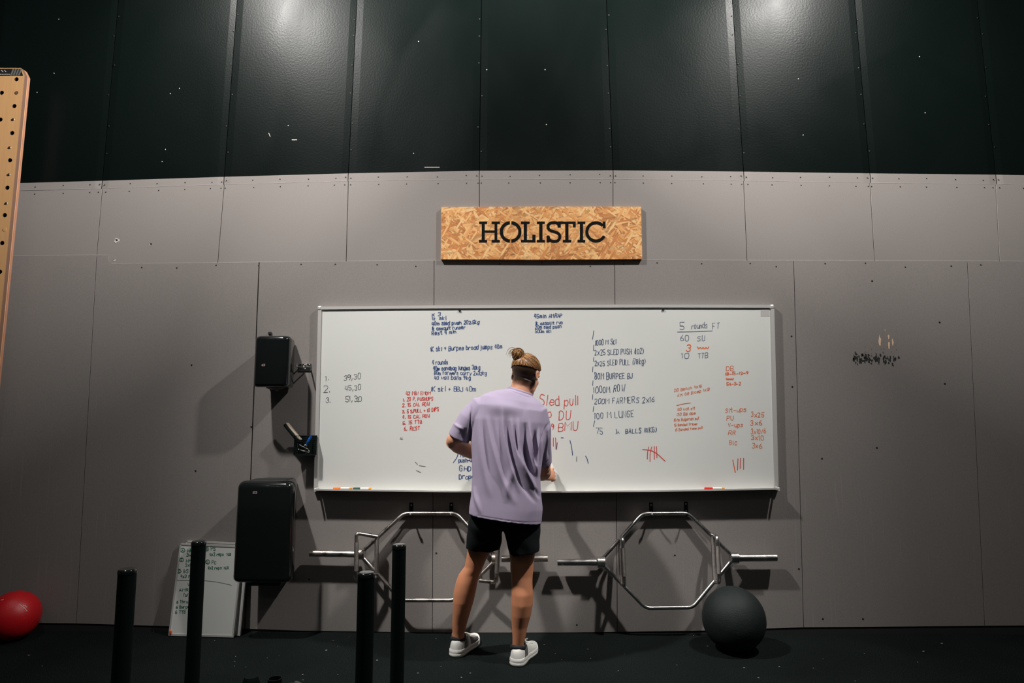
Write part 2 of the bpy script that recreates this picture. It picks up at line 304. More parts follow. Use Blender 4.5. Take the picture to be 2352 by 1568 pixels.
MT = dict(
    grey=wall_grey(), greylow=wall_grey('grey_lower_wall_paint', .94), boardedge=pm('pale_board_edge', (.34, .315, .30), .8, var=.3, vscale=40), black=wall_black(), osb=osb(), floor=floor_mat(),
    core=pm('wall_core', (.02, .02, .019), .9),
    skirt=pm('black_rubber_skirting', (.008, .010, .0095), .8, var=.2),
    screw=pm('dark_screw_head', (.035, .032, .03), .5, .6),
    plaster=pm('torn_plaster', (.55, .5, .46), .9, var=.2, vscale=80),
    chipblack=pm('scraped_black_underpaint', (.012, .013, .013), .7),
    chipbeige=pm('bare_board_chip', lin((222, 190, 160)), .9, var=.1),
    letter=pm('black_letter_paint', (.0035, .005, .0055), .75, spec=.08),
    enamel=pm('whiteboard_enamel', (.635, .645, .62), .34, var=.03, vscale=2, spec=.35),
    frame=pm('whiteboard_aluminium', (.62, .60, .58), .35, .35, var=.05, vscale=3),
    framedark=pm('dark_board_frame', (.03, .032, .035), .4, .5),
    chrome=pm('worn_chrome', (.74, .72, .70), .25, 1, var=.15, vscale=14, rvar=.06),
    steel=pm('worn_raw_steel', (.56, .51, .47), .33, 1, var=.3, vscale=18, rvar=.1),
    grip=pm('knurled_steel_grip', (.36, .33, .31), .42, 1, var=.3, vscale=60, bump=.6, bscale=600),
    gloss=pm('glossy_black_plastic', (.006, .0075, .0075), .13, var=.1, spec=.5, coat=.3),
    matteb=pm('matte_black_plastic', (.008, .010, .010), .55, var=.2),
    blackmetal=pm('black_powder_coat', (.0055, .0100, .0095), .6, spec=.06),
    rubber=pm('black_rubber_ball', (.010, .015, .0145), .62, var=.35, vscale=30, bump=.45, bscale=160, spec=.3),
    redball=pm('red_vinyl_ball', lin((190, 22, 30)), .38, var=.15, vscale=9, bump=.25, bscale=300),
    redmark=pm('faded_ball_print', (.75, .45, .42), .6),
    ply=pm('birch_plywood', lin((205, 158, 108)), .5, var=.12, vscale=5, stretch=(14, 1, 1)),
    plyedge=ply_edge(),
    sticker=pm('black_sticker', (.012, .012, .014), .5), stickgrey=pm('grey_sticker_print', (.13, .13, .12), .5), white=pm('white_print', (.75, .73, .68), .6),
    silver=pm('silver_screw', (.6, .58, .55), .25, 1, var=.2),
    inkblue=pm('blue_marker_ink', lin((22, 62, 118)), .5, var=.35, vscale=60), inkdark=pm('faded_blue_ink', lin((62, 82, 112)), .5, var=.35, vscale=50),
    inkred=pm('red_marker_ink', lin((205, 42, 32)), .5, var=.2, vscale=50), inkred2=pm('thin_red_ink', lin((205, 66, 56)), .5, var=.2, vscale=50),
    inkorange=pm('orange_marker_ink', lin((226, 96, 30)), .5, var=.2, vscale=50), inkorange2=pm('pale_orange_ink', lin((218, 112, 60)), .5, var=.2, vscale=50),
    inkgreen=pm('green_marker_ink', lin((18, 105, 80)), .5, var=.3, vscale=50), inkgrey=pm('grey_marker_ink', lin((88, 88, 86)), .5, var=.3, vscale=60),
    inkslate=pm('slate_marker_ink', lin((86, 98, 122)), .5, var=.2, vscale=50),
    penorange=pm('orange_pen_plastic', lin((255, 130, 20)), .35), pengreen=pm('green_pen_plastic', lin((14, 70, 58)), .35), penred=pm('red_pen_plastic', lin((230, 40, 20)), .35),
    penwhite=pm('white_pen_barrel', (.7, .68, .66), .35), penblue=pm('blue_pen_plastic', lin((15, 85, 175)), .35), amber=pm('amber_pen_plug', lin((220, 150, 20)), .4),
    felt=pm('worn_felt', lin((170, 155, 140)), .95, var=.4, vscale=300), paper=pm('white_paper', (.72, .72, .70), .8, var=.03),
    label=pm('printed_label', (.45, .43, .42), .6, var=.3, vscale=220, stretch=(1, 1, 4)), magnet=pm('dark_magnet', (.03, .028, .027), .4),
    badge=pm('grey_badge', lin((150, 130, 130)), .5), magor=pm('orange_magnet', lin((235, 95, 25)), .4),
    skin=tinted('skin', .5, .4, .12, .12, 260, .12, 14), hair=tinted('hair', .42, .5, 0, 0, mulvar=.35, vscale=90),
    shirt=pm('lavender_jersey', lin((158, 147, 169)), .9, var=.07, vscale=9, bump=.05, bscale=500, spec=.15),
    shorts=pm('black_shorts_fabric', (.0065, .0085, .0095), .85, var=.2, spec=.15),
    shoe=pm('white_mesh_shoe', (.66, .65, .62), .65, var=.06, vscale=40, bump=.15, bscale=900), sole=pm('white_foam_sole', (.72, .70, .66), .6, var=.08, vscale=30),
    shoegrey=pm('grey_shoe_mesh', (.19, .175, .175), .8, var=.15, vscale=60, bump=.3, bscale=900), shoeblack=pm('black_shoe_lining', (.008, .009, .012), .8), sock=pm('grey_sock', (.12, .12, .125), .9),
    eye=pm('eye_white', (.75, .72, .70), .2), flake=pm('pale_floor_flake', (.5, .46, .42), .8),
)

# ------------------------------------------------------------------ setting: floor and back wall with its boards
g = Geo(); g.add(*box((0, -5.0, -.05), (18, 10.6, .1))); fl = g.build('floor', MT['floor'], kind='structure')
g = Geo(); g.add(*box((0, .17, 3.9), (18, .3, 7.84))); wall = g.build('wall_back', MT['core'], kind='structure')
g = Geo(); g.add(*box((0, .018, .045), (18, .028, .09))); g.build('baseboard_back', MT['skirt'], kind='structure')
def ipl(pts, x): return float(np.interp(x, [p[0] for p in pts], [p[1] for p in pts]))
PAINT = [(-330, 430), (-45, 423), (45, 420), (235, 415), (513, 406), (800, 398), (1101, 392), (1408, 391), (1708, 394), (1998, 398), (2287, 401), (2580, 407), (2860, 415)]
JOINT = [(-330, 447), (-45, 440), (100, 437), (235, 433), (513, 424), (800, 416), (1101, 412), (1408, 411), (1708, 415), (1998, 420), (2287, 423), (2580, 428), (2860, 436)]
ROWC = [(-330, 592), (30, 588), (249, 585.5), (250, 606), (500, 603.5), (800, 600), (1000, 598), (1400, 597), (1716, 598), (2009, 599), (2352, 600), (2900, 602)]
BOT = [(-500, 1427), (0, 1428), (85, 1430), (175, 1431), (400, 1438), (700, 1448), (1000, 1452), (1300, 1452), (1600, 1448), (1850, 1440), (2100, 1438), (2352, 1436), (3000, 1430)]
GAP = .75
def grid_panel(cols, rows, d, taper, mats, mrow):
    """cols: px columns as functions u->x(y) ; rows: list of functions x->y ; front face on the wall plane, 20 mm thick"""
    v = []; nx = len(cols)
    for ry in rows:
        for (xf, dd) in cols:
            y = 500
            for _ in range(4): y = ry(xf(y))
            v.append(P(xf(y), y, d+dd))
    nf = len(v); ny = len(rows); f = []; mi = []
    for j in range(ny-1):
        for i in range(nx-1): f.append((j*nx+i, (j+1)*nx+i, (j+1)*nx+i+1, j*nx+i+1)); mi.append(mrow[j])
    ring = [i for i in range(nx)] + [j*nx+nx-1 for j in range(1, ny)] + [(ny-1)*nx+i for i in range(nx-2, -1, -1)] + [j*nx for j in range(ny-2, 0, -1)]
    bk = [Vector((v[i].x, .021, v[i].z)) for i in ring]; v += bk
    for a in range(len(ring)):
        b2 = (a+1) % len(ring); f.append((ring[a], ring[b2], nf+b2, nf+a)); mi.append(mrow[0] if v[ring[a]].z > 2.9 else mrow[-1])
    g = Geo(); g.v = [tuple(p) for p in v]; g.f = f; g.m = mi; g.c = [None]*len(v)
    return g.build('panel', mats, wall)
def line(p, q): return lambda y: p[0] + (q[0]-p[0])*(y-p[1])/(q[1]-p[1])
topx = [-276, -3, 272, 545, 820, 1106, 1393, 1682, 1963, 2245, 2530, 2800]
botx = [-325, -45, 235, 515, 800, 1101, 1408, 1708, 1998, 2287, 2575, 2860]
seamsA = [line((t, 0), (b, ipl(PAINT, b))) for t, b in zip(topx, botx)]
for i in range(len(seamsA)-1):
    a, b = seamsA[i], seamsA[i+1]
    cols = [((lambda y, u=u, a=a, b=b, o=o: a(y)*(1-u)+b(y)*u+o), -dd) for u, o, dd in ((0, GAP, .0025), (.055, 0, 0), (.945, 0, 0), (1, -GAP, .0025))]
    rows = [lambda x: -170, lambda x: ipl(PAINT, x), lambda x: ipl(JOINT, x)-1.1, lambda x: ipl(JOINT, x)-.25]
    grid_panel(cols, rows, 0, 0, [MT['black'], MT['grey'], MT['boardedge']], [0, 1, 2])
bot2 = [-338, -60, 222, 500, 795, 1101, 1408, 1716, 2009, 2296, 2590, 2880]
seamsB = [line((t, ipl(JOINT, t)), (b, ipl(ROWC, b))) for t, b in zip(botx, bot2)]
for i in range(len(seamsB)-1):
    a, b = seamsB[i], seamsB[i+1]
    us = [(0, GAP)]+[(k/8, 0) for k in range(1, 8)]+[(1, -GAP)]
    if i == 2: us = [(0, GAP), ('x', 249.0), ('x', 250.0)]+[(k/8, 0) for k in range(1, 8)]+[(1, -GAP)]
    cols = [((lambda y, u=u, a=a, b=b, o=o: (o+(y-600)*-.045 if u == 'x' else a(y)*(1-u)+b(y)*u+o)), 0) for u, o in us]
    grid_panel(cols, [lambda x: ipl(JOINT, x)+.2, lambda x: ipl(ROWC, x)-1.4, lambda x: ipl(ROWC, x)-.15], 0, 0, [MT['grey'], MT['boardedge']], [0, 1])
tc_ = [-190, 222, 595, 997, 1412, 1823, 2222, 2640]; bc_ = [-260, 175, 562, 993, 1418, 1846, 2262, 2700]
seamsC = [line((t, ipl(ROWC, t)), (b, ipl(BOT, b))) for t, b in zip(tc_, bc_)]
for i in range(len(seamsC)-1):
    a, b = seamsC[i], seamsC[i+1]
    gl = 1.3 if i == 2 else .7; gr = 1.3 if i == 1 else .7
    us = [(0, gl)]+[(k/10, 0) for k in range(1, 10)]+[(1, -gr)]
    if i == 1: us = [(0, gl), ('x', 249.0), ('x', 250.0)]+[(k/10, 0) for k in range(1, 10)]+[(1, -gr)]
    cols = [((lambda y, u=u, a=a, b=b, o=o: (o+(y-600)*-.045 if u == 'x' else a(y)*(1-u)+b(y)*u+o)), 0) for u, o in us]
    grid_panel(cols, [lambda x: ipl(ROWC, x)+.1, lambda x: ipl(BOT, x)], .001, 0, [MT['greylow']], [0])
# screw heads along the joints (too small to pick apart)
g = Geo()
def dot(px, py, r, d=.0012, mi=0):
    c = P(px, py, d); n = 8
    v = [c + Vector((r*math.cos(6.283*k/n), 0, r*math.sin(6.283*k/n))) for k in range(n)] + [c + Vector((0, -.0012, 0))]
    g.add(v, [(k, (k+1) % n, n) for k in range(n)], mi)
for i in range(1, len(botx)-1):
    for u in (.02, .23, .45, .68, .9, .98):
        x = botx[i]*(1-u)+botx[i+1]*u
        dot(x, (ipl(PAINT, x)+ipl(JOINT, x))/2+random.uniform(-1, 3), .0042); dot(x+random.uniform(-4, 4), ipl(JOINT, x)+8, .0042)
for x in list(range(330, 2340, 92)): dot(x+random.uniform(-20, 20), ipl(ROWC, x)+random.uniform(5, 14), .005, .0022)
for i in range(1, len(topx)-1):
    for y in (40, 75, 150, 215, 290, 345):
        dot(seamsA[i](y)+random.choice((-4, 4)), y+random.uniform(-8, 8), .005, .0008)
for x, y in ((440, 838), (577, 980), (449, 1081), (1185, 1350), (1136, 1323), (1002, 1270), (1325, 1435), (1890, 1421), (1982, 1421), (1818, 772), (1820, 888), (2170, 881), (347, 560), (710, 1330), (1550, 1275), (1835, 1306), (2014, 1028), (1888, 1053), (2003, 645), (2158, 740)):
    dot(x, y, .006, .0022)
g.build('screw_heads', MT['screw'], wall, kind='stuff')
# bare dots on the black paint
g = Geo()
for x, y in ((135, 44), (124, 168), (85, 212), (412, 203), (380, 343), (391, 215), (1118, 160), (1255, 286), (1845, 310), (2125, 259), (2112, 130), (950, 352), (961, 95), (1252, 160), (1834, 181), (372, 371), (662, 288)): dot(x, y, .0035, .0008)
for (x0, y0, x1, y1) in ((975, 384, 1010, 384), (617, 305, 621, 314), (670, 321, 682, 321)):
    a, b2 = P(x0, y0, .0008), P(x1, y1, .0008); w = Vector((.001, 0, .0022)); g.add([a-w, b2-w, b2+w, a+w], [(0, 1, 2, 3)])
g.build('paint_nicks', MT['plaster'], wall, kind='stuff')
# scraped paint right of the board, torn holes on the left
def blob(px, py, wpx, hpx, d, n=9):
    c = P(px, py, d); s = sc(d)
    v = [c + Vector((wpx/2/s*math.cos(6.283*k/n)*random.uniform(.45, 1.15), 0, hpx/2/s*math.sin(6.283*k/n)*random.uniform(.5, 1.15))) for k in range(n)]
    return v, [tuple(range(n))[::-1]]
g = Geo()
for k in range(70):
    x = 1958 + 107*random.random()**.9; y = 826 + random.gauss(0, 5)
    g.add(*blob(x, y, random.uniform(1.5, 6), random.uniform(3, 11), .0016+k*2e-6))
for k in range(20): g.add(*blob(random.uniform(1960, 2000), random.gauss(823, 5), random.uniform(3, 8), random.uniform(5, 12), .0015))
for k in range(26): g.add(*blob(random.uniform(1985, 2060), random.uniform(785, 822), .9, random.uniform(2, 6), .0015))
g.build('paint_scrape', MT['chipblack'], wall, label='black scuffed paint scrape', kind='stuff')
for x, y, w, h in ((2021, 782, 7, 28), (2041, 773, 4.5, 14), (2042, 793, 6, 19), (2050, 785, 5, 17), (2033, 758, 3, 4)):
    g = Geo(); g.add(*blob(x, y, w, h, .0018, 11)); g.build('paint_chip', MT['chipbeige'], wall)
for x, y, w in ((268, 552, 15), (262, 597, 7), (345, 561, 6)):
    g = Geo(); g.add(*blob(x, y, w, w, .0012, 12)); g.build('torn_patch', MT['plaster'], wall)
    g = Geo(); g.add(*blob(x, y-1, w*.5, w*.35, .0018, 9)); g.build('screw_hole', MT['chipblack'], wall)

# ------------------------------------------------------------------ single-stroke handwriting
FONT = {'A': "022842,1434", 'B': "02083847463505,3544433202", 'C': "~4738180703123243", 'D': "~02082847432202,0208", 'E': "42020848,0535", 'F': "020848,0535", 'G': "~4738180703123243,434525", 'H': "0208,4248,0545", 'I': "2228", 'J': "~484332120304", 'K': "0208,480542", 'L': "080242", 'M': "0208254842", 'N': "02084248", 'O': "~183847433212030718", 'P': "02083847463505", 'R': "02083847463505,2542", 'S': "~4738180706354443321203", 'T': "0848,2822", 'U': "~080312324348", 'V': "082248", 'W': "0812253248", 'Y': "082548,2522", 'X': "0248,0842",
 'a': "~4636160503123244,4642", 'b': "0208,~0516364543321203", 'c': "~4536160503123243", 'd': "4842,~4536160503123243", 'e': "~04444536160503123243", 'f': "~38281712,0636", 'g': "~4536160503123243,~4641301001", 'h': "0208,~0516364542", 'i': "2226,2728", 'j': "~26211000,2728", 'k': "0208,360432", 'l': "2822", 'm': "0206,~05162522,~25364542", 'n': "0206,~0516364542", 'o': "~163645433212030516", 'p': "0006,~0516364543321203", 'q': "4046,~4536160503123243", 'r': "0206,~05163646", 's': "~453616053443321203", 't': "~28233242,0646", 'u': "~0603123244,4642", 'v': "062246", 'w': "0612243246", 'x': "0246,0642", 'y': "0623,4600", 'z': "06460242",
 '0': "~183847433212030718", '1': "172822", '2': "~07183847460242,0242", '3': "~07183847463525,~25354443321203", '4': "180444,3832", '5': "48080535,~0535444332120 3".replace(' ', ''), '6': "~38160403123243443505", '7': "084822", '8': "~2515070818384746354443321203041525", '9': "~47371807051535474422", '.': "2223", ',': "2311", '+': "2326,0545", '-': "0444", '(': "~38262432", ')': "~18363412", '/': "0248", ':': "2324,2627", '%': "0248,~0817160718,~3343324233"}
NARROW = set("Iil1.,:()j")
def chaikin(p):
    for _ in range(2):
        q = [p[0]]
        for a, b in zip(p, p[1:]): q += [(a[0]*.75+b[0]*.25, a[1]*.75+b[1]*.25), (a[0]*.25+b[0]*.75, a[1]*.25+b[1]*.75)]
        p = q+[p[-1]]
    return p
def ribbon(geo, pts, w, n=Vector((0, -1, 0))):
    pts = [Vector(p) for p in pts]
    if len(pts) < 2: return
    v = []
    for i, p in enumerate(pts):
        t = pts[min(i+1, len(pts)-1)]-pts[max(i-1, 0)]
        s = n.cross(t); s = s.normalized()*w/2 if s.length > 1e-9 else Vector((w/2, 0, 0))
        e = t.normalized()*w*.3 if t.length > 1e-9 else Vector((0, 0, 0))
        e = -e if i == 0 else (e if i == len(pts)-1 else e*0)
        v += [p+s+e, p-s+e]
    geo.add(v, [(2*i, 2*i+1, 2*i+3, 2*i+2) for i in range(len(pts)-1)])
KZ = [0]
def zlift():
    KZ[0] = (KZ[0]+1) % 24
    return Vector((0, -1, 0))*(KZ[0]*1.2e-5)
def write(geo, txt, x0, y0, x1, y1, h, w=1.7, pl=None, lift=.0006):
    """text from (x0,y0) to (x1,y1) on the baseline, cap height h px; pl maps pixels to the board's plane"""
    adv = [(2.6 if c in NARROW else 3.6 if c == ' ' else (6.2 if c in 'mwMW' else 5.4)) for c in txt]; tot = sum(adv)-1
    A, B = pl(x0, y0), pl(x1, y1); ex = (B-A)/tot; U = pl(x0, y0-h)-A; ey = U/6; x = 0
    for c, ad in zip(txt, adv):
        jx, jy, js, sl = random.uniform(-.25, .25), random.uniform(-.45, .45), random.uniform(.84, 1.12), random.uniform(-.06, .14); jw = random.uniform(.78, 1.0)
        for st in (FONT.get(c, '').split(',') if c != ' ' else []):
            sm = st.startswith('~'); st = st.lstrip('~')
            p = [(int(st[k])+random.uniform(-.3, .3), int(st[k+1])-2+random.uniform(-.3, .3)) for k in range(0, len(st)-1, 2)]
            if sm: p = chaikin(p)
            ox = -1.2 if c in NARROW else 0
            sx_ = (1.25 if c in 'mwMW' else 1)*jw; zz = zlift()
            ribbon(geo, [A + zz + ex*(x+jx+(a*sx_+ox)+b*sl) + ey*(b*js+jy) for a, b in p], w*.78/sc(.03))
        x += ad
def polyl(geo, pts, w, pl):
    zz = zlift(); ribbon(geo, [pl(*q)+zz for q in (chaikin(pts) if len(pts) > 2 else pts)], w*.85/sc(.03))

# ------------------------------------------------------------------ the big whiteboard
TOPL = [(733, 707), (1000, 704.5), (1250, 703), (1500, 702.5), (1774, 703)]
BOTL = [(723, 1126), (1000, 1129.5), (1250, 1130.5), (1500, 1129), (1784, 1124)]
wb = thing('whiteboard', P(1250, 915, 0), 'long wall-mounted whiteboard covered in handwritten workouts under the OSB sign', 'whiteboard')
DS = .026
g = Geo(); fr = [P(x, y, DS) for x, y in TOPL] + [P(x, y, DS) for x, y in BOTL[::-1]]
g.add(*prism(fr, (0, DS-.004, 0))); g.build('writing_surface', MT['enamel'], wb)
def rail(name, pts, w, d0, d1, dirv):
    n = len(pts); g = Geo(); v = []
    for (x, y) in pts:
        v += [P(x, y, d1), P(x+dirv[0]*w, y+dirv[1]*w, d1), P(x+dirv[0]*w, y+dirv[1]*w, d0), P(x, y, d0)]
    f = [(0, 1, 2, 3), tuple((n-1)*4+k for k in (3, 2, 1, 0))]
    for i in range(n-1):
        for k in range(4): f.append((i*4+k, i*4+(k+1) % 4, (i+1)*4+(k+1) % 4, (i+1)*4+k))
    g.add(v, f); return g.build(name, MT['frame'], wb)
rail('frame_rail', [(x, y-3.5) for x, y in TOPL], 7, .004, .034, (0, 1))
rail('frame_rail', [(730.5, 709), (720.5, 1124)], 8, .004, .034, (1, 0))
rail('frame_rail', [(1770.5, 709), (1780.5, 1121)], 8, .004, .034, (1, 0))
for (x, y, sx_) in ((733, 705, 1), (1774, 702, -1)):
    g = Geo(); g.add(*bevbox(P(x+sx_*2.5, y+3, .02), (.030, .034, .030), .008, 2)); g.build('corner_cap', MT['frame'], wb)
# tray: thin shelf with an up-turned front lip, end caps
TR = [(727, 1126), (1000, 1130), (1250, 1131), (1500, 1129.5), (1785, 1124)]
g = Geo(); n = len(TR); v = []
for (x, y) in TR:
    q = P(x, y, .086); z = q.z
    prof = [(.010, 0), (.086, 0), (.086, .010), (.082, .010), (.082, .004), (.010, .004)]
    v += [Vector((q.x, -a, z+b)) for a, b in prof]
k6 = 6; f = [tuple(range(6)), tuple((n-1)*6+k for k in range(5, -1, -1))]
for i in range(n-1):
    for k in range(6): f.append((i*6+k, i*6+(k+1) % 6, (i+1)*6+(k+1) % 6, (i+1)*6+k))
g.add(v, f); g.build('pen_tray', MT['frame'], wb)
for x, y in ((727, 1125), (1785, 1123)):
    g = Geo(); g.add(*bevbox(P(x, y, .05)+Vector((0, 0, .002)), (.010, .074, .024), .003, 1)); g.build('tray_end_cap', MT['frame'], wb)
PL = lambda x, y: P(x, y, DS+.0008)
def block(name, mat, items, strokes=(), lab=None, w=1.7, parent=None, pl=PL):
    for it in items:
        g = Geo(); write(g, *it[:6], w=(it[6] if len(it) > 6 else w), pl=pl)
        g.build('handwritten_line', MT[mat], parent or wb, fix=False, label=lab, kind='stuff')
    for st_ in strokes:
        g = Geo(); polyl(g, st_, w, pl); g.build('pen_stroke', MT[mat], parent or wb, fix=False)
block('handwriting', 'inkblue', [("x 3", 992, 726, 1013, 725, 9, 2), ("1k ski", 992, 735, 1026, 734, 8, 2), ("40m sled push 202.5kg", 992, 747, 1102, 743, 8, 2.1), ("1k assault runner", 992, 758.5, 1069, 755, 8, 1.9), ("Rest 4 min", 992, 769.5, 1048, 765, 9, 2.1),
 ("1K ski + Burpee broad jumps 40m", 989, 806, 1154, 800, 10, 1.9), ("4 rounds", 993, 838, 1029, 836, 10), ("40m sandbag lunges 30kg", 995, 850.5, 1104, 848, 9, 1.9), ("80m farmers carry 2x32kg", 997, 860, 1118, 861, 8.5), ("40 wall balls 9kg", 997, 871, 1082, 871, 8.5), ("1K ski + BBJ 40m", 990, 899, 1093, 898, 11)], lab='blue handwritten workout')
block('handwriting', 'inkblue', [("45min AMRAP", 1227, 730.5, 1292, 728, 9, 2), ("1k assault run", 1230, 746, 1293, 743.5, 7.5), ("20m sled push", 1229, 755, 1290, 753, 7.5), ("500m ski", 1229, 764, 1267, 763.5, 7)], lab='blue handwritten workout')
block('handwriting', 'inkdark', [("1000 M SKI", 1367, 792.5, 1416, 790, 12), ("2x25 SLED PUSH (102)", 1366, 816, 1478, 811.5, 12.5), ("2x25 SLED PULL (78kg)", 1366, 840, 1482, 836, 12.5), ("80M BURPEE BJ", 1366, 871, 1454, 869, 14, 2), ("1000M ROW", 1364, 902, 1435, 899, 15), ("200M FARMERS 2x16", 1365, 928, 1504, 923, 13, 1.6), ("100 M LUNGE", 1366, 962, 1457, 957, 14, 1.6), ("75", 1368, 996, 1386, 996, 14, 1.4), ("A", 1418, 995, 1424, 995, 8, 1), ("BALLS (4KG)", 1437, 995, 1508, 992, 11, 2)],
 [[(1364, 759), (1361, 779)], [(1364, 792), (1363, 805)], [(1364, 820), (1363, 830)], [(1362, 842), (1361, 854)], [(1362, 874), (1361.5, 885)], [(1361.5, 906), (1361, 917)], [(1364, 933), (1362, 945)], [(1366, 966), (1363, 979)], [(1415, 985), (1417, 990), (1415, 996)]], lab='faded dark blue handwriting', w=1.7)
block('handwriting', 'inkred', [("42 MIN EMOM", 932, 907, 989, 906, 8), ("1. 20 P. PUSHUPS", 926, 921, 995, 919, 8), ("2. 15 CAL ROW", 924, 934.5, 987, 931, 8), ("3. 5 S.PULL + 10 DIPS", 924, 949, 1008, 943.5, 8), ("4. 15 CAL ROW", 925, 961.5, 988, 958, 8), ("5. 15 TTB", 925, 974.5, 970, 972, 8), ("6. REST", 928, 988.5, 965, 987, 9)], lab='red handwritten workout', w=1.7)
block('handwriting', 'inkred2', [("Sled", 1240, 931, 1288, 930, 24), ("pull", 1296, 931, 1330, 929, 22), ("10", 1252, 959, 1269, 958, 14), ("DU", 1284, 965, 1313, 963, 19), ("9", 1267, 987, 1274, 986, 14), ("BMU", 1282, 990, 1327, 987, 20)],
 [[(1271, 1005), (1271, 1025)], [(1276, 1005), (1277, 1031)], [(1218, 908), (1222, 905), (1226, 904)], [(1490, 1026), (1487, 1040), (1487, 1054)], [(1497, 1026), (1493, 1040), (1493, 1060)], [(1503, 1025), (1503, 1055)], [(1508, 1025), (1509, 1051)], [(1476, 1032), (1494, 1033), (1509, 1041), (1528, 1059)], [(1695, 1053), (1694, 1079)], [(1701, 1052), (1700, 1076)], [(1708, 1052), (1708, 1078)]], lab='large red handwriting and tally marks', w=1.9)
block('handwriting', 'inkblue', [("100", 1058, 1049, 1078, 1049, 9), ("push-ups", 1053, 1061, 1095, 1060, 9, 2), ("GHD", 1055, 1082, 1084, 1081, 11), ("Dropo", 1055, 1100, 1090, 1098, 10, 1.9)],
 [[(1280, 1016), (1278, 1032)], [(1289, 1005), (1294, 1005)], [(1309, 1011), (1313, 1025), (1315, 1045)], [(1345, 1047), (1349, 1054), (1351, 1064)], [(1052, 1041), (1050, 1050), (1041, 1062)]], lab='blue handwriting half hidden by the man', w=1.8)
block('handwriting', 'inkslate', [("5", 1562, 757, 1574, 757, 15), ("rounds", 1588, 754.5, 1625, 753.5, 13), ("FT", 1637, 754.5, 1654, 753.5, 12), ("60", 1563, 783, 1583, 783, 13), ("SU", 1601, 783, 1621, 782.5, 12), ("10", 1565, 823, 1586, 822, 12), ("TTB", 1602, 822, 1627, 821.5, 12)], [[(1556, 762), (1590, 761.5), (1636, 759.5)]], lab='slate blue handwriting', w=1.5)
WV = lambda x, y, w, h, n: [(x+w*k/n, y-(h if k % 2 == 0 else 0)) for k in range(n+1)]
block('handwriting', 'inkorange', [("3", 1577, 806, 1589, 806, 15, 2.4), ("18-15-12-9", 1666, 861.5, 1719, 859, 6.5, 1.7), ("54-3-2", 1669, 885, 1702, 883.5, 6.5, 1.7)], [WV(1602, 802, 26, 6, 8), WV(1668, 873, 17, 5, 8), [(1683, 1056), (1686, 1070), (1689, 1085)]], lab='orange handwriting', w=2.2)
block('handwriting', 'inkorange2', [("DB", 1668, 851, 1685, 851, 10), ("DB Bench 4x15", 1549, 900, 1612, 889, 6.5, 1.2), ("Alt DB Bicep 1x18", 1556, 911, 1630, 896, 6, 1.2), (":30 wall sit", 1555, 943, 1597, 939.5, 6, 1.2), (":30 BB abs", 1554, 955, 1598, 951, 6, 1.2), ("10/10 Bulgarian sqt", 1548, 967.5, 1606, 963, 6, 1.2), ("15 Banded tricep", 1549, 979, 1602, 975, 5.5, 1.2), ("15 Banded face pull", 1551, 990, 1614, 984, 5.5, 1.2),
 ("Sit-ups", 1666, 946.5, 1714, 944.5, 10), ("PU", 1669, 966, 1686, 964, 11), ("V-ups", 1673, 981, 1707, 979, 9.5), ("RR", 1673, 999, 1691, 998, 10), ("Bic", 1675, 1020, 1694, 1021, 11), ("3x25", 1725, 957, 1755, 957, 11), ("3x6", 1724, 976, 1752, 975, 11), ("3x10/6", 1725, 996, 1760, 994, 11), ("3x10", 1725, 1010, 1755, 1011, 10), ("3x6", 1727, 1028, 1751, 1029, 11)], [[(1554, 931), (1568, 927), (1586, 925)]], lab='pale orange handwriting', w=1.5)
block('handwriting', 'inkgrey', [("1.", 747, 873, 757, 873, 12), ("39,30", 790, 873, 829, 870, 12), ("2.", 743, 901, 760, 901, 14), ("45,30", 792, 896.5, 830, 895, 12), ("3.", 748, 924, 760, 924, 13), ("51,30", 793, 923, 832, 921, 12), ("4", 918, 1010, 926, 1010, 6)], [[(954, 1061), (959, 1066)], [(963, 1069), (977, 1071)], [(956, 1080), (967, 1085)], [(1325, 1048), (1324, 1054), (1325, 1060)]], lab='grey handwritten times', w=1.4)
block('handwriting', 'inkgreen', [("3", 821, 922, 826, 922, 9)], lab='green retouched digit', w=1.4)
for x, y in ((1056, 713), (1523, 711)):
    g = Geo(); g.add(*tube([P(x, y, DS), P(x, y, DS+.007)], .008, 12)); o = g.build('magnet', MT['magnet']); tag(o, 'small dark round magnet at the top of the whiteboard, ' + ('left of the bun' if x < 1200 else 'right half of the board'), 'magnet', 'board magnets')
g = Geo(); g.add(*prism([P(1747, 709, DS+.001), P(1766.5, 709, DS+.001), P(1767.5, 726, DS+.001), P(1747.5, 726, DS+.001)], (0, .001, 0))); g.build('product_label', MT['label'], wb)
# markers on the tray
def marker(x0, x1, y, body, cap, lab, dz=0):
    d = .064; a, b = P(x0, y, d), P(x1, y, d); zt = P((x0+x1)/2, ipl(TR, (x0+x1)/2), .086).z+.004; r = .0085
    a.z = b.z = zt+r+dz; t = thing('marker_pen', (a+b)/2, lab, 'marker', 'markers on the pen tray')
    L = lambda u: a.lerp(b, u)
    g = Geo(); g.add(*tube([L(0), L(.03), L(.4)], [.006, .009, .009], 14)); g.build('cap', MT[cap], t)
    g = Geo(); g.add(*tube([L(.4), L(.86)], .0082, 14)); g.build('barrel', MT[body], t)
    g = Geo(); g.add(*tube([L(.86), L(.97), L(1)], [.0078, .0078, .005], 14)); g.build('end_plug', MT['amber'], t)
marker(765, 809, 1125, 'penwhite', 'penorange', 'orange-capped marker at the left end of the whiteboard tray')
marker(811, 853, 1125, 'penwhite', 'pengreen', 'dark green capped marker beside the orange one on the tray')
marker(1618, 1664, 1124, 'penwhite', 'penred', 'red-capped marker near the right end of the whiteboard tray')

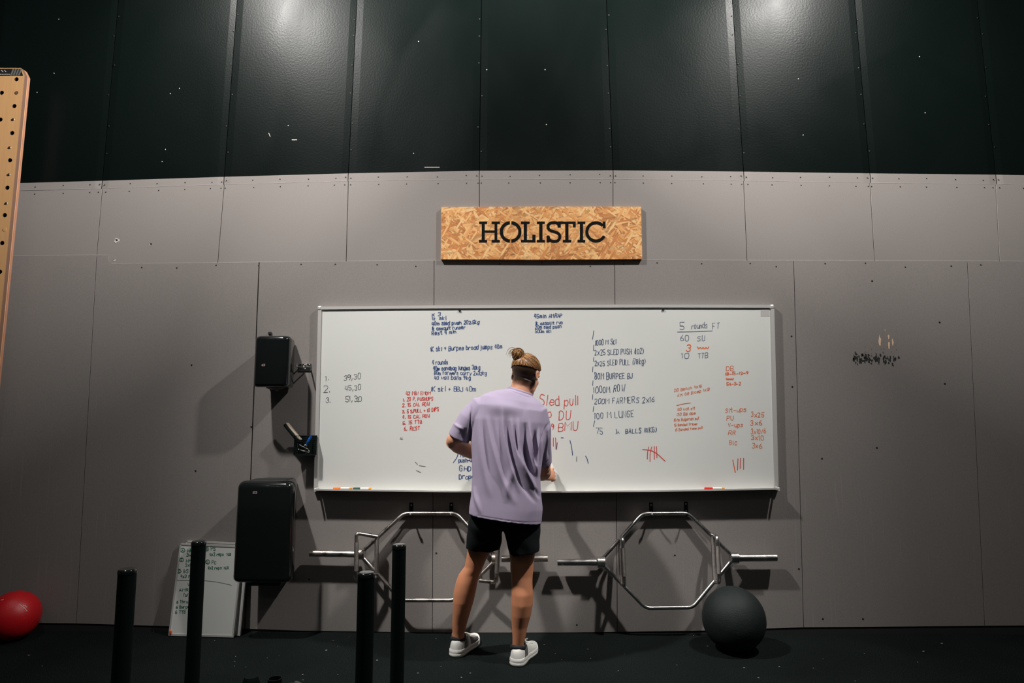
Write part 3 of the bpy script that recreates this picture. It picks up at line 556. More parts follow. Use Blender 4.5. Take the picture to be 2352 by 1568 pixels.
# ------------------------------------------------------------------ OSB sign
DSG = .024
sg = thing('wall_sign', P(1243, 536, 0), 'OSB board sign with black slab-serif letters spelling HOLISTIC', 'sign')
g = Geo(); g.add(*prism([P(1013.5, 475.5, DSG), P(1243, 474, DSG), P(1472.5, 474.5, DSG), P(1475, 594.5, DSG), P(1243, 596, DSG), P(1012.5, 595, DSG)], (0, DSG-.001, 0)))
g.build('board', MT['osb'], sg)
SP = lambda x, y: P(980+x/4.523, 440+y/4.523, DSG+.0012)
def rects(rs):
    g = Geo()
    for i_, (x0, y0, x1, y1) in enumerate(rs): g.add(*prism([SP(x0, y0)+Vector((0, -4e-5*i_, 0)), SP(x1, y0)+Vector((0, -4e-5*i_, 0)), SP(x1, y1)+Vector((0, -4e-5*i_, 0)), SP(x0, y1)+Vector((0, -4e-5*i_, 0))], (0, .0011, 0)))
    return g
def arc(g, cx, cy, ro, ri, a0, a1, n=20):
    for k in range(n):
        t0, t1 = math.radians(a0+(a1-a0)*k/n), math.radians(a0+(a1-a0)*(k+1)/n)
        q = lambda r, t: SP(cx+r*math.cos(t), cy-r*math.sin(t))
        g.add(*prism([q(ro, t0), q(ro, t1), q(ri, t1), q(ri, t0)], (0, .0012, 0)))
H = lambda g: g.build('letter', MT['letter'], sg)
H(rects([(572, 310, 603, 526), (705, 310, 733, 526), (545, 310, 627, 335), (543, 500, 627, 527), (675, 310, 760, 335), (674, 500, 760, 527), (603, 402, 705, 424)]))
g = Geo(); arc(g, 871, 417, 112, 79, 94, 266); arc(g, 873, 417, 112, 79, -86, 86); H(g)
H(rects([(1008, 310, 1042, 526), (980, 310, 1070, 335), (980, 500, 1130, 526), (1098, 447, 1130, 526)]))
H(rects([(1170, 310, 1203, 526), (1145, 310, 1227, 335), (1145, 500, 1227, 526)]))
g = rects([(1363, 310, 1393, 372), (1247, 455, 1275, 526)])
sp = chaikin([(1376, 362), (1366, 328), (1322, 318), (1272, 328), (1256, 370), (1278, 402), (1322, 414), (1372, 432), (1388, 470), (1368, 510), (1322, 518), (1276, 504), (1262, 468)])
ribbon(g, [SP(a, b)+Vector((0, -2e-4, 0)) for a, b in sp], 31/4.523/sc(.02)); H(g)
H(rects([(1392, 310, 1548, 335), (1520, 310, 1548, 370), (1440, 310, 1473, 526), (1415, 500, 1503, 526)]))
H(rects([(1592, 310, 1625, 526), (1568, 310, 1648, 335), (1568, 500, 1648, 526)]))
g = rects([(1830, 310, 1858, 378)]); arc(g, 1759, 417, 111, 79, 42, 333, 30); H(g)

# ------------------------------------------------------------------ climbing peg board at the left edge
pegb = thing('climbing_peg_board', P(-60, 500, .12), 'tall plywood climbing peg board with drilled holes at the left edge', 'peg board')
D1, D0 = .165, .112
ft = [(-170, 155), (48, 156), (56, 172), (4, 700), (-22, 960), (-260, 960)]
g = Geo(); front = [P(x, y, D1) for x, y in ft]; g.add(*prism(front, (0, D1-D0, 0)))
me = g.mesh('plank'); bm = bmesh.new(); bm.from_mesh(me); bmesh.ops.recalc_face_normals(bm, faces=bm.faces)
for f_ in bm.faces: f_.material_index = 0 if f_.normal.y < -.9 else 1
bm.to_mesh(me); bm.free()
plank = obj('plank', me, [MT['ply'], MT['plyedge'], MT['sticker']], pegb)
g = Geo()
holes = [(38, 182), (4, 213), (33, 243.5), (1, 274.5), (28, 305.5), (23, 368), (17, 431), (11, 494), (5, 558), (0, 624), (-5, 340), (-9, 402), (-14, 466), (-6, 690), (-20, 530), (-60, 182), (-66, 243), (-70, 305)]
for x, y in holes: c = P(x, y, D1); g.add(*tube([c+Vector((0, -.01, 0)), c+Vector((0, .04, 0))], .0145, 16), mi=0)
cut = g.build('cutter', MT['sticker'])
md = plank.modifiers.new('b', 'BOOLEAN'); md.operation = 'DIFFERENCE'; md.object = cut; md.solver = 'EXACT'
dg = bpy.context.evaluated_depsgraph_get(); dg.update(); me2 = bpy.data.meshes.new_from_object(plank.evaluated_get(dg)); plank.modifiers.clear(); plank.data = me2
bpy.data.objects.remove(cut)
for x, y in ((38.6, 213), (11, 527)):
    c = P(x, y, D1); g = Geo(); g.add(*tube([c+Vector((0, .01, 0)), c+Vector((0, -.0015, 0))], .012, 14)); g.build('hole_plug', MT['plyedge' if y < 300 else 'ply'], pegb)
for x, y in ((30, 274.5), (22, 339), (20, 401), (14, 467)):
    c = P(x, y, D1); g = Geo(); g.add(*ellipsoid(c, (.0095, .004, .0095), nu=12, nv=8)); g.build('bolt', MT['silver'], pegb, smooth=True)
g = Geo(); g.add(*prism([P(-170, 157.5, D1+.001), P(47.5, 157.5, D1+.001), P(53, 173.5, D1+.001), P(-170, 173.5, D1+.001)], (0, .0008, 0))); st = g.build('sticker', MT['sticker'], pegb)
g = Geo()
for x in (25, 31, 37, 43): g.add(*prism([P(x+4, 158, D1+.0016), P(x+7.5, 158, D1+.0016), P(x+2, 173, D1+.0016), P(x-2, 173, D1+.0016)], (0, .0004, 0)))
g.build('stripe_print', MT['stickgrey'], st)
g = Geo(); p2 = lambda x, y: P(x, y, D1+.0016)
for x in (-8, 3, 10): polyl(g, [(x, 161), (x+4, 165)], 1.2, p2)
for x in range(-24, 24, 4): polyl(g, [(x, 170.5), (x+2.4, 170.5)], 1.6, p2)
g.build('sticker_print', MT['white'], st, fix=False)
for x, y in ((-40, 260), (-60, 700)): c = P(x, y, D0); g = Geo(); g.add(*box(c+Vector((0, .0525, 0)), (.12, .105, .09))); g.build('standoff_block', MT['plyedge'], pegb)

# ------------------------------------------------------------------ paper dispenser, waste bin
def shell(name, c, s, parent, bev1, bev2, mat, taper=0):
    vert = lambda e: abs(e.verts[0].co.z-e.verts[1].co.z) > s[2]*.4 and e.verts[0].co.y < 0 and e.verts[1].co.y < 0
    bm = bmesh.new(); bmesh.ops.create_cube(bm, size=1)
    for v in bm.verts: v.co = Vector((v.co.x*s[0], v.co.y*s[1], v.co.z*s[2]))
    bmesh.ops.bevel(bm, geom=[e for e in bm.edges if vert(e)], offset=bev1, segments=6, profile=.5, affect='EDGES')
    top = [e for e in bm.edges if all(abs(v.co.z-s[2]/2) < 1e-5 for v in e.verts) and not all(abs(v.co.y-s[1]/2) < 1e-5 for v in e.verts)]
    bmesh.ops.bevel(bm, geom=top, offset=bev2, segments=6, profile=.5, affect='EDGES')
    bt = [e for e in bm.edges if all(abs(v.co.z+s[2]/2) < 1e-5 for v in e.verts) and not all(abs(v.co.y-s[1]/2) < 1e-5 for v in e.verts)]
    bmesh.ops.bevel(bm, geom=bt, offset=bev2*.7, segments=4, profile=.5, affect='EDGES')
    for v in bm.verts: v.co.x *= 1-taper*max(0, v.co.y/s[1]+.32); v.co = v.co + Vector(c)
    me = bpy.data.meshes.new(name); bm.to_mesh(me); bm.free()
    return obj(name, me, MT[mat], parent, smooth=True)
def front_box(x0, x1, y0, y1, d):
    a, b = P(x0, (y0+y1)/2, d), P(x1, (y0+y1)/2, d); t, u = P((x0+x1)/2, y0, d), P((x0+x1)/2, y1, d)
    return (a.x+b.x)/2, (t.z+u.z)/2, b.x-a.x, t.z-u.z
def badge(parent, x, y, d, w):
    s = sc(d); c = P(x, y, d+.0006); q = w/s
    g = Geo(); g.add(*prism([c+Vector((-q/2, 0, q*.15)), c+Vector((-q*.3, 0, q*.3)), c+Vector((q/2, 0, q*.3)), c+Vector((q/2, 0, -q*.3)), c+Vector((-q/2, 0, -q*.3))], (0, .002, 0)))
    b = g.build('badge', MT['badge'], parent)
    g = Geo(); write(g, "TORK", x-w*.32, y+w*.13, x+w*.36, y+w*.13, w*.3, .5, lambda a, b_: P(a, b_, d+.001)); g.build('badge_print', MT['letter'], b, fix=False)
cx, cz, wx, wz = front_box(579, 663, 770, 888, .215)
dp = thing('paper_dispenser', (cx, 0, cz-wz/2), 'glossy black centre-feed paper towel dispenser on the wall left of the whiteboard', 'dispenser')
shell('cover', (cx, -.118, cz), (wx, .194, wz), dp, .05, .028, 'gloss', .36)
g = Geo(); g.add(*bevbox((cx-.012, -.014, cz-.002), (wx*.66, .02, wz*.86), .006, 2)); g.build('back_plate', MT['matteb'], dp)
g = Geo(); g.add(*tube([(cx+.0, -.115, cz-wz/2+.02), (cx, -.115, cz-wz/2-.004), (cx, -.115, cz-wz/2-.014)], [.062, .056, .03], 20)); nz = g.build('paper_outlet', MT['matteb'], dp, smooth=True)
g = Geo(); c0 = Vector((cx+.012, -.12, cz-wz/2-.006))
g.add([c0+Vector(p) for p in ((-.02, 0, 0), (.014, -.004, 0), (.017, -.002, -.012), (.002, .003, -.02), (-.012, -.004, -.014))], [(0, 1, 2, 3, 4)]); g.build('paper_end', MT['felt'], nz)
badge(dp, 605, 838, .215, 8)
g = Geo(); c = P(620, 765, .012); g.add(*bevbox(c, (.022, .02, .018), .003, 1)); g.build('wall_clip', MT['magnet'], dp)
cx, cz, wx, wz = front_box(533, 671, 1105, 1340, .265)
bn = thing('waste_bin', (cx, 0, cz-wz/2), 'tall glossy black wall-mounted waste bin with rounded top, below the dispenser', 'waste bin')
o = shell('body', (cx, -.138, cz), (wx, .254, wz), bn, .055, .045, 'gloss', .42)
for v in o.data.vertices:
    k = (v.co.z-(cz-wz/2))/wz; v.co.x = cx+(v.co.x-cx)*(1.0-.035*k)
g = Geo(); g.add(*box((cx, -.006, cz), (wx*.6, .01, wz*.7))); g.build('wall_bracket', MT['matteb'], bn)
g = Geo(); g.add(*bevbox((cx+.002, -.135, cz-wz/2-.010), (wx*.58, .18, .03), .008, 2)); g.build('base', MT['matteb'], bn)
g = Geo(); g.add(*bevbox((cx, -.15, cz+wz/2-.0005), (wx*.62, .13, .006), .0025, 2)); g.build('lid_rim', MT['matteb'], bn)
badge(bn, 585.5, 1130.5, .265, 10)

# ------------------------------------------------------------------ double-prong hook left of the board
hk = thing('wall_hook', P(701, 842, 0), 'small steel wall hook plate with two prongs between dispenser and whiteboard', 'hook')
a, b = P(688, 834, .007), P(714.5, 851, .007)
g = Geo(); g.add(*bevbox(((a.x+b.x)/2, -.006, (a.z+b.z)/2), (b.x-a.x, .006, a.z-b.z), .002, 1)); g.build('plate', MT['chrome'], hk)
for x in (690.5, 712.5):
    p = P(x, 843, .006); g = Geo(); g.add(*tube(bend([p, p+Vector((0, -.072, 0)), p+Vector((0, -.082, .014))], .008), .0045, 10)); g.build('prong', MT['chrome'], hk, smooth=True)
for x, y in ((693, 837), (700, 837.5), (710, 837), (697, 841), (705, 842), (701, 847)):
    p = P(x, y, .010); g = Geo(); g.add(*ellipsoid(p, (.0042, .003, .0042), nu=10, nv=6)); g.build('screw', MT['silver'], hk, smooth=True)

# ------------------------------------------------------------------ wire basket with eraser and blue marker on the board's side
c0, c1 = P(676, 1001, .10), P(720, 1045, .10)
bk = thing('wire_basket', (c0.lerp(c1, .5).x, -.05, c1.z), 'small black wire mesh basket hung at the left side of the whiteboard', 'basket')
X0, X1, Z1, Z0, Y0, Y1 = c0.x, c1.x, c0.z, c1.z, -.10, -.040
g = Geo()
def wire(a, b, r=.0012): g.add(*tube([a, b], r, 5))
for k in range(11):
    z = Z0+(Z1-Z0)*k/10
    r = .0024 if k in (0, 10) else .0011
    for a, b in (((X0, Y0, z), (X1, Y0, z)), ((X0, Y1, z), (X1, Y1, z)), ((X0, Y0, z), (X0, Y1, z)), ((X1, Y0, z), (X1, Y1, z))): wire(a, b, r)
for k in range(11):
    x = X0+(X1-X0)*k/10; y = Y0+(Y1-Y0)*k/10
    for a, b in (((x, Y0, Z0), (x, Y0, Z1)), ((x, Y1, Z0), (x, Y1, Z1)), ((X0, y, Z0), (X0, y, Z1)), ((X1, y, Z0), (X1, y, Z1)), ((x, Y0, Z0), (x, Y1, Z0)), ((X0, y, Z0), (X1, y, Z0))): wire(a, b)
g.build('mesh_wires', MT['blackmetal'], bk, kind='stuff')
g = Geo(); g.add(*box(((X0+X1)/2, (Y0+Y1)/2, Z0+.004), (X1-X0-.004, Y1-Y0-.004, .003))); g.build('bottom_plate', MT['blackmetal'], bk)
g = Geo(); g.add(*box(((X0+X1)/2, Y1+.003, (Z0+Z1)/2), (X1-X0-.006, .003, Z1-Z0-.004))); g.build('back_plate', MT['blackmetal'], bk)
er = thing('board_eraser', P(672, 988, .06), 'black whiteboard eraser with worn felt face leaning out of the wire basket', 'eraser')
A, B = P(654.5, 974, .072), P(689, 1016, .068); ax = (B-A).normalized(); nx_ = Vector((0, -1, 0)); up = nx_.cross(ax).normalized()
if up.z < 0: up = -up
R3 = Matrix((ax, nx_, up)).transposed()
g = Geo(); g.add(*bevbox(A.lerp(B, .5), ((B-A).length, .044, .021), .009, 3, R3)); g.build('handle', MT['blackmetal'], er)
g = Geo(); g.add(*bevbox(A.lerp(B, .48)+up*.0145, ((B-A).length*.94, .040, .010), .003, 1, R3)); g.build('felt_pad', MT['felt'], er)
t = thing('marker_pen', P(712, 1012, .07), 'blue marker standing in the wire basket beside the whiteboard', 'marker')
a, b = P(715.5, 1000, .062), P(703, 1021, .080)
g = Geo(); g.add(*tube([a, a.lerp(b, .55)], .0085, 12)); g.build('cap', MT['penblue'], t)
g = Geo(); g.add(*tube([a.lerp(b, .55), b], .0078, 12)); g.build('barrel', MT['penblue'], t)
g = Geo(); g.add(*tube([b, b.lerp(a, -.12)], .0078, 12)); g.build('end_plug', MT['penwhite'], t)
g = Geo(); g.add(*tube(chaikin3 := bend([P(688, 1021, .093), P(699, 1027, .093), P(708, 1031, .093), P(711, 1039, .093), P(700, 1036, .092), P(684, 1031, .092)], .02), .0022, 6)); o = g.build('cable_scrap', MT['white']); tag(o, 'thin white cord coiled inside the black wire basket', 'cord')

# ------------------------------------------------------------------ hexagonal trap bars on wall pegs
def trap_bar(label, mat, ring, sl, sr, handles, pegs, db=.062):
    t = thing('trap_bar', P(sum(p[0] for p in ring)/len(ring), 1290, db), label, 'barbell', 'trap bars hung under the whiteboard')
    Q = lambda x, y: P(x, y, db+(y-1285)*.00029)
    pts = [Q(*p) for p in ring]
    for seg in (pts[:4], [pts[3]]+pts[4:]+[pts[0]]):
        g = Geo(); g.add(*tube(bend(seg, .035, 6), .0125, 14)); g.build('frame_tube', MT[mat], t, smooth=True)
    for (x0, y0, x1, y1, r, cx0, cx1) in (sl, sr):
        g = Geo(); g.add(*tube([Q(x0, y0), Q(x1, y1)], r, 20)); s = g.build('sleeve', MT[mat], t, smooth=True)
        y = y1
        g = Geo(); g.add(*tube([Q(cx0, y), Q(cx1, y)], .034, 20)); s = g.build('collar', MT[mat], t, smooth=True)
    for kind, hp in handles:
        if kind == 'grip':
            g = Geo(); g.add(*tube([P(*q) for q in hp], .0135, 14)); g.build('low_handle', MT['grip'], t, smooth=True)
        else:
            pp = bend([P(*q) for q in hp], .022, 5)
            g = Geo(); g.add(*tube(pp, .0125, 14)); h = g.build('high_handle', MT[mat], t, smooth=True)
            i0, i1 = hp[1], hp[2]; a, b = P(*i0), P(*i1)
            g = Geo(); g.add(*tube([a.lerp(b, .2), a.lerp(b, .8)], .0145, 14)); g.build('grip', MT['grip'], h, smooth=True)
    for (x, y) in pegs:
        w = thing('wall_peg', P(x, y, 0), 'black steel wall peg holding the %s trap bar, %s of its two pegs' % ('left' if x < 1200 else 'right', 'left' if x in (945, 1495) else 'right'), 'hook', 'pegs carrying the trap bars')
        p = P(x, y-8, 0); g = Geo(); g.add(*bevbox(p+Vector((0, -.0075, .005)), (.024, .006, .075), .002, 1)); g.build('plate', MT['blackmetal'], w)
        q = P(x, y+5.5, .034); q = Vector((q.x, 0, q.z-.0005))
        g = Geo(); g.add(*tube(bend([q+Vector((0, -.006, 0)), q+Vector((0, -.070, 0)), q+Vector((0, -.075, .012))], .008, 4), .006, 12)); g.build('peg', MT['blackmetal'], w, smooth=True)
        g = Geo(); g.add(*ellipsoid(q+Vector((0, -.075, .011)), (.0085, .0085, .0075), nu=12, nv=8)); g.build('tip', MT['silver'], w, smooth=True)
        for dz in (.028, -.014):
            g = Geo(); g.add(*ellipsoid(p+Vector((0, -.011, dz)), (.006, .004, .006), nu=10, nv=6)); g.build('bolt', MT['silver'], w, smooth=True)
trap_bar('chrome hexagonal trap bar hanging on pegs right of the man', 'chrome',
    [(1378, 1289), (1476, 1179), (1580, 1178), (1686, 1280), (1591, 1394.5), (1483, 1396)],
    (1280, 1291, 1374, 1290.5, .0215, 1372, 1389), (1783, 1280, 1694, 1280.5, .0235, 1678, 1695),
    [('grip', [(1424, 1240, .052), (1427, 1340, .078)]), ('loop', [(1424, 1238, .052), (1429.5, 1236, .13), (1434, 1345, .155), (1427, 1340, .078)]),
     ('grip', [(1637, 1228, .05), (1642, 1335, .076)]), ('loop', [(1637, 1228, .05), (1647, 1233, .13), (1652, 1338, .155), (1642, 1336, .076)])],
    [(1495, 1177), (1575, 1175)])
trap_bar('worn steel hexagonal trap bar hanging behind the man and the sled posts', 'steel',
    [(826, 1272), (928, 1178.5), (1048, 1178.5), (1142, 1282), (1045, 1378), (922, 1378)],
    (712, 1270, 816, 1272, .0205, 826, 838), (1258, 1282, 1152, 1283, .0205, 1130, 1146),
    [('grip', [(865, 1236, .07), (865, 1324, .07)]), ('loop', [(866, 1232, .075), (819, 1224, .13), (818, 1332, .13), (864, 1327, .075)]),
     ('grip', [(1104, 1240, .07), (1103, 1330, .07)]), ('loop', [(1104, 1238, .075), (1145, 1230, .13), (1140, 1337, .13), (1102, 1333, .075)])],
    [(945, 1177), (1037, 1177)])

# ------------------------------------------------------------------ balls
c = Vector((0, 0, 0)); q = P(1685, 1416, .30); R = .18
ball = bpy.data.meshes.new('ball'); g = Geo(); g.add(*ellipsoid((q.x, -.30, R), (R, R, R), nu=48, nv=32))
o = g.build('slam_ball', MT['rubber'], smooth=True); tag(o, 'large matte black rubber ball on the floor under the right trap bar', 'ball')
g = Geo(); v = []
for s_ in (-1, 1):
    ring = [Vector((q.x + (R+.0004)*math.sin(a)*.985, -.30 + (R+.0004)*math.cos(a)*-.985, R+s_*.0)) for a in [6.283*k/60 for k in range(61)]]
q2 = P(31, 1421, .17); R2 = .145
g = Geo(); g.add(*ellipsoid((q2.x, -.17, R2), (R2, R2, R2), nu=48, nv=32)); rb = g.build('medicine_ball', MT['redball'], smooth=True); tag(rb, 'shiny red medicine ball on the floor, cut off by the left edge', 'ball')
def on_ball(px, py):
    o0 = CC; v = (P(px, py, .1)-CC).normalized(); C0 = Vector((q2.x, -.17, R2)); oc = o0-C0
    bq = oc.dot(v); dsc = bq*bq-(oc.length_squared-R2*R2)
    if dsc < 0: return None
    p = o0+v*(-bq-math.sqrt(dsc)); return C0+(p-C0)*1.004
for s in ([(45, 1388), (50, 1391), (56, 1396), (62, 1403)], [(53, 1391), (57, 1390), (61, 1394)], [(3, 1378), (8, 1376.5)]):
    pp = [on_ball(*p) for p in s]; pp = [p for p in pp if p]
    g = Geo(); ribbon(g, pp, .005, (CC-Vector((q2.x, -.17, R2))).normalized()*-1); g.build('ball_print', MT['redmark'], rb, fix=False)

# ------------------------------------------------------------------ small whiteboards leaning on the wall
def lean(corners, thick, name, lab, mat_edge):
    t = thing(name, (corners[2]+corners[3])/2, lab, 'whiteboard')
    TL, TRr, BR, BL = corners; n = (TRr-TL).cross(BL-TL).normalized()
    if n.y > 0: n = -n
    g = Geo(); g.add(*prism([c for c in corners], -n*thick)); g.build('panel', MT['enamel'], t)
    for a, b in ((TL, TRr), (TRr, BR), (BR, BL), (BL, TL)):
        ux = (b-a).normalized(); inn = n.cross(ux).normalized(); mid = (TL+BR)/2
        if inn.dot(mid-a) < 0: inn = -inn
        w = .011
        g = Geo(); g.add(*prism([a+n*.003, b+n*.003, b+n*.003+inn*w, a+n*.003+inn*w], -n*(thick+.004))); g.build('frame_rail', MT[mat_edge], t)
    return t, n
def onplane(c0, n):
    def f(x, y):
        v = CF + CR*((x-1176)/F_PX) + CU*((784-y)/F_PX); return CC + v*((c0-CC).dot(n)/v.dot(n)) + n*.0012
    return f
bl = G(387, 1459, .004); br = G(536.5, 1463.5, .004)
tl = P(414, 1247, .022); 
wv = (br-bl); tr = tl + wv*1.0; tr.z = P(566, 1251, .022).z
corn = [tl, tr, br, bl]
sb, nb = lean(corn, .012, 'small_whiteboard', 'small whiteboard with green handwriting leaning on the floor beside the bin', 'frame')
PB = onplane(bl, nb)
circ = lambda x, y, r: [(x+r*math.cos(6.283*k/10), y-r*math.sin(6.283*k/10)) for k in range(11)]
block('handwriting', 'inkgreen', [("A", 417.5, 1265.5, 422.5, 1265.5, 5.5, 1.4), ("HPS", 431, 1267.5, 450, 1267.5, 8), ("3x5", 428, 1277, 446, 1277, 7), ("C", 415.5, 1287.5, 419.5, 1287.5, 4.5, 1.2), ("HPC", 428, 1291, 446, 1291, 7.5, 1.4), ("3x5", 426, 1300, 441, 1300, 7, 1.3), ("E", 408.5, 1313.5, 413.5, 1313.5, 5, 1.4), ("BS", 422, 1315, 433, 1315, 7), ("4x3 reps", 415, 1326, 452, 1326, 7),
 ("Wod", 431, 1345, 450, 1345, 7), ("AMRAP", 412, 1357.5, 448, 1357, 6.5), ("Yo/yo", 421, 1369, 441, 1369, 7), ("6 Thrusters", 406, 1384.5, 456, 1384, 7), ("6 Burpee over", 405, 1396.5, 462, 1396, 6.5), ("6 TTB", 403, 1408, 427, 1408, 6.5),
 ("B", 472, 1262.5, 476.5, 1262.5, 5, 1.4), ("PS", 485, 1263.5, 495, 1263.5, 7.5, 1.4), ("4x2 reps", 482, 1276, 514, 1276, 7), ("70%", 520, 1276, 531, 1276, 6, 1.6), ("D", 474, 1292.5, 479, 1292.5, 5, 1.4), ("PC", 487, 1294.5, 497, 1294.5, 7.5, 1.3), ("4x2 reps", 478, 1307, 509, 1307, 7), ("75%", 513, 1307, 526, 1306.5, 6, 1.6)],
 [circ(420, 1263, 5), circ(417.5, 1285, 4.5), circ(411, 1311, 5), circ(474.5, 1260, 5), circ(477, 1290, 5)], lab='green handwriting', parent=sb, pl=PB, w=1.5)
block('handwriting', 'inkgrey', [], [[(406, 1332), (445, 1332.5), (475, 1333), (505, 1337), (532, 1343.5)]], lab='drawn dividing line', parent=sb, pl=PB, w=1.0)
m0 = PB(393, 1451.5); g = Geo(); g.add(*bevbox(m0+nb*.004, (.014, .008, .022), .003, 2)); o = g.build('magnet', MT['magor']); tag(o, 'orange magnet in the lower left corner of the small whiteboard', 'magnet')
off = Vector((.027, .034, 0))
corn2 = [c+off+Vector((0, .0, 0)) for c in corn]; corn2[0] = corn2[0]+Vector((0, -.012, .014)); corn2[1] = corn2[1]+Vector((0, -.012, .014)); corn2[2].z = corn2[3].z = .004
lean(corn2, .010, 'small_whiteboard', 'second small board stacked behind the green-lettered one, only its edge showing', 'frame')

# ------------------------------------------------------------------ push sled in the foreground
tops = {'nl': (293, 1305, 2.11), 'fl': (457, 1241, 1.69), 'nr': (841.5, 1313, 2.11), 'fr': (917, 1249, 1.69)}
pos = {k: P(*v) for k, v in tops.items()}
sx0 = sum(p.x for p in pos.values())/4
sl = thing('push_sled', (sx0, -1.9, 0), 'black push sled with four upright posts in the left foreground', 'sled')
for k, p in pos.items():
    r = .0275 if k[0] == 'n' else .0265
    g = Geo(); g.add(*tube([(p.x, p.y, .04), (p.x, p.y, p.z-.012)], r, 24)); u = g.build('upright', MT['blackmetal'], sl, smooth=True)
    g = Geo(); g.add(*tube([(p.x, p.y, p.z-.016), (p.x, p.y, p.z-.006), (p.x, p.y, p.z-.001), (p.x, p.y, p.z)], [r+.0012, r+.0012, r-.002, r-.007], 24)); g.build('end_cap', MT['gloss'], u, smooth=True)
for s_ in ('l', 'r'):
    a, b = pos['n'+s_], pos['f'+s_]; x = (a.x+b.x)/2
    pts = [(x, a.y-.30, .11), (x, a.y-.22, .03), (x, b.y+.22, .03), (x, b.y+.30, .11)]
    g = Geo()
    for p, q in zip(pts, pts[1:]):
        p, q = Vector(p), Vector(q); w = Vector((.05, 0, 0)); h = Vector((0, 0, -.03)); g.add([p-w+h, p+w+h, q+w+h, q-w+h, p-w, p+w, q+w, q-w], [(0, 1, 2, 3), (7, 6, 5, 4), (0, 4, 5, 1), (2, 6, 7, 3), (1, 5, 6, 2), (3, 7, 4, 0)])
    g.build('skid', MT['blackmetal'], sl)
cy = (pos['nl'].y+pos['fl'].y)/2
for y in (pos['nl'].y, pos['fl'].y):
    g = Geo(); g.add(*box((sx0, y, .07), (abs(pos['nr'].x-pos['nl'].x), .06, .06))); g.build('cross_member', MT['blackmetal'], sl)
c = P(631.5, 1557, 1.88)
g = Geo(); g.add(*box((sx0, cy, .06), (abs(pos['nr'].x-pos['nl'].x), .10, .05))); g.build('cross_member', MT['blackmetal'], sl)
n_ = 24; g = Geo(); v = []
for (r, z) in ((.025, .06), (.025, c.z), (.021, c.z), (.021, c.z-.2)):
    v += [(c.x+r*math.cos(6.283*k/n_), c.y+r*math.sin(6.283*k/n_), z) for k in range(n_)]
f = [(i*n_+k, i*n_+(k+1) % n_, (i+1)*n_+(k+1) % n_, (i+1)*n_+k) for i in range(3) for k in range(n_)]
g.add(v, f); g.build('loading_pin', MT['gloss'], sl, smooth=False)
c2 = P(676, 1572, 2.0)
g = Geo(); g.add(*ellipsoid((c2.x, c2.y, c2.z-.02), (.034, .034, .03), nu=20, nv=12)); g.add(*tube([(c2.x, c2.y, .06), (c2.x, c2.y, c2.z-.02)], .02, 14)); g.build('tow_post', MT['gloss'], sl, smooth=True)
c3 = P(577, 1553, 1.9)
g = Geo(); g.add(*tube([(c3.x, c3.y, .06), (c3.x, c3.y, c3.z-.02), (c3.x, c3.y, c3.z)], [.03, .03, .022], 18)); g.build('tow_post', MT['blackmetal'], sl, smooth=True)

# pale flakes on the floor
g = Geo()
fl_pts = [(66, 1504), (97, 1529), (353, 1449), (430, 1508), (493, 1470), (765, 1470), (750, 1492), (803, 1462), (822, 1462), (1545, 1457), (1593, 1459), (1698, 1480), (1868, 1447), (2052, 1446), (2217, 1449), (2121, 1495), (2108, 1520), (541, 1507), (641, 1505), (695, 1548), (749, 1493), (960, 1545), (1350, 1490), (1420, 1540), (1790, 1530), (1985, 1500), (1080, 1545), (1250, 1480)]
for x, y in fl_pts + [(random.uniform(0, 2352), random.uniform(1465, 1566)) for _ in range(30)]:
    c = G(x, y, .003); r = random.uniform(.0015, .004); a = random.uniform(0, 6.28)
    g.add([c+Vector((r*q_*math.cos(a+t), r*math.sin(a+t), 0)) for t, q_ in ((0, 2.2), (1.6, 1), (3.1, 2.0), (4.7, 1))], [(0, 1, 2, 3)])
g.build('floor_flakes', MT['flake'], fl, kind='stuff')
#PERSON#
# ------------------------------------------------------------------ the man at the board
DK = lin((52, 34, 22)); SK = lin((205, 148, 118)); SKL = lin((196, 132, 98))
def skin_of(v): return SK
body = Geo()
# legs, traced as horizontal slices from hip to ankle
LEG_L = [(1190, 1190, 1082, 1158, 0.500, 0.098), (1230, 1230, 1078, 1146, 0.475, 0.092), (1262, 1262, 1074, 1130, 0.450, 0.075), (1282, 1282, 1071, 1118, 0.440, 0.066), (1300, 1300, 1067, 1110, 0.435, 0.060), (1318, 1318, 1054, 1102, 0.430, 0.060), (1336, 1336, 1047, 1097, 0.430, 0.064), (1358, 1358, 1042, 1093, 0.425, 0.067), (1380, 1380, 1040.5, 1088, 0.420, 0.065), (1403, 1403, 1040, 1081, 0.410, 0.058), (1430, 1430, 1039, 1073, 0.395, 0.047), (1452, 1452, 1039, 1067.5, 0.385, 0.041), (1468, 1468, 1038, 1066, 0.378, 0.041), (1484, 1484, 1039.5, 1064.5, .373, .036), (1492, 1492, 1041, 1063, .373, .034)]
LEG_R = [(1190, 1190, 1150, 1236, 0.520, .10), (1230, 1230, 1160, 1238, 0.525, .095), (1265, 1265, 1169, 1230, 0.525, .078), (1290, 1290, 1172, 1226, 0.525, .066), (1308, 1308, 1172, 1225, 0.525, .061), (1322, 1322, 1174, 1223.5, 0.525, .060), (1340, 1340, 1175, 1223, 0.530, .064), (1362, 1362, 1174.5, 1224.5, 0.535, .069), (1386, 1386, 1173.5, 1224, 0.535, .068), (1412, 1412, 1174, 1219.5, 0.530, .060), (1438, 1438, 1175.5, 1212, 0.520, .049), (1462, 1462, 1177, 1207, 0.515, .042), (1482, 1482, 1177, 1202.5, .510, .037), (1495, 1495, 1177.5, 1201.5, .507, .035), (1504, 1504, 1179, 1200, .505, .034)]
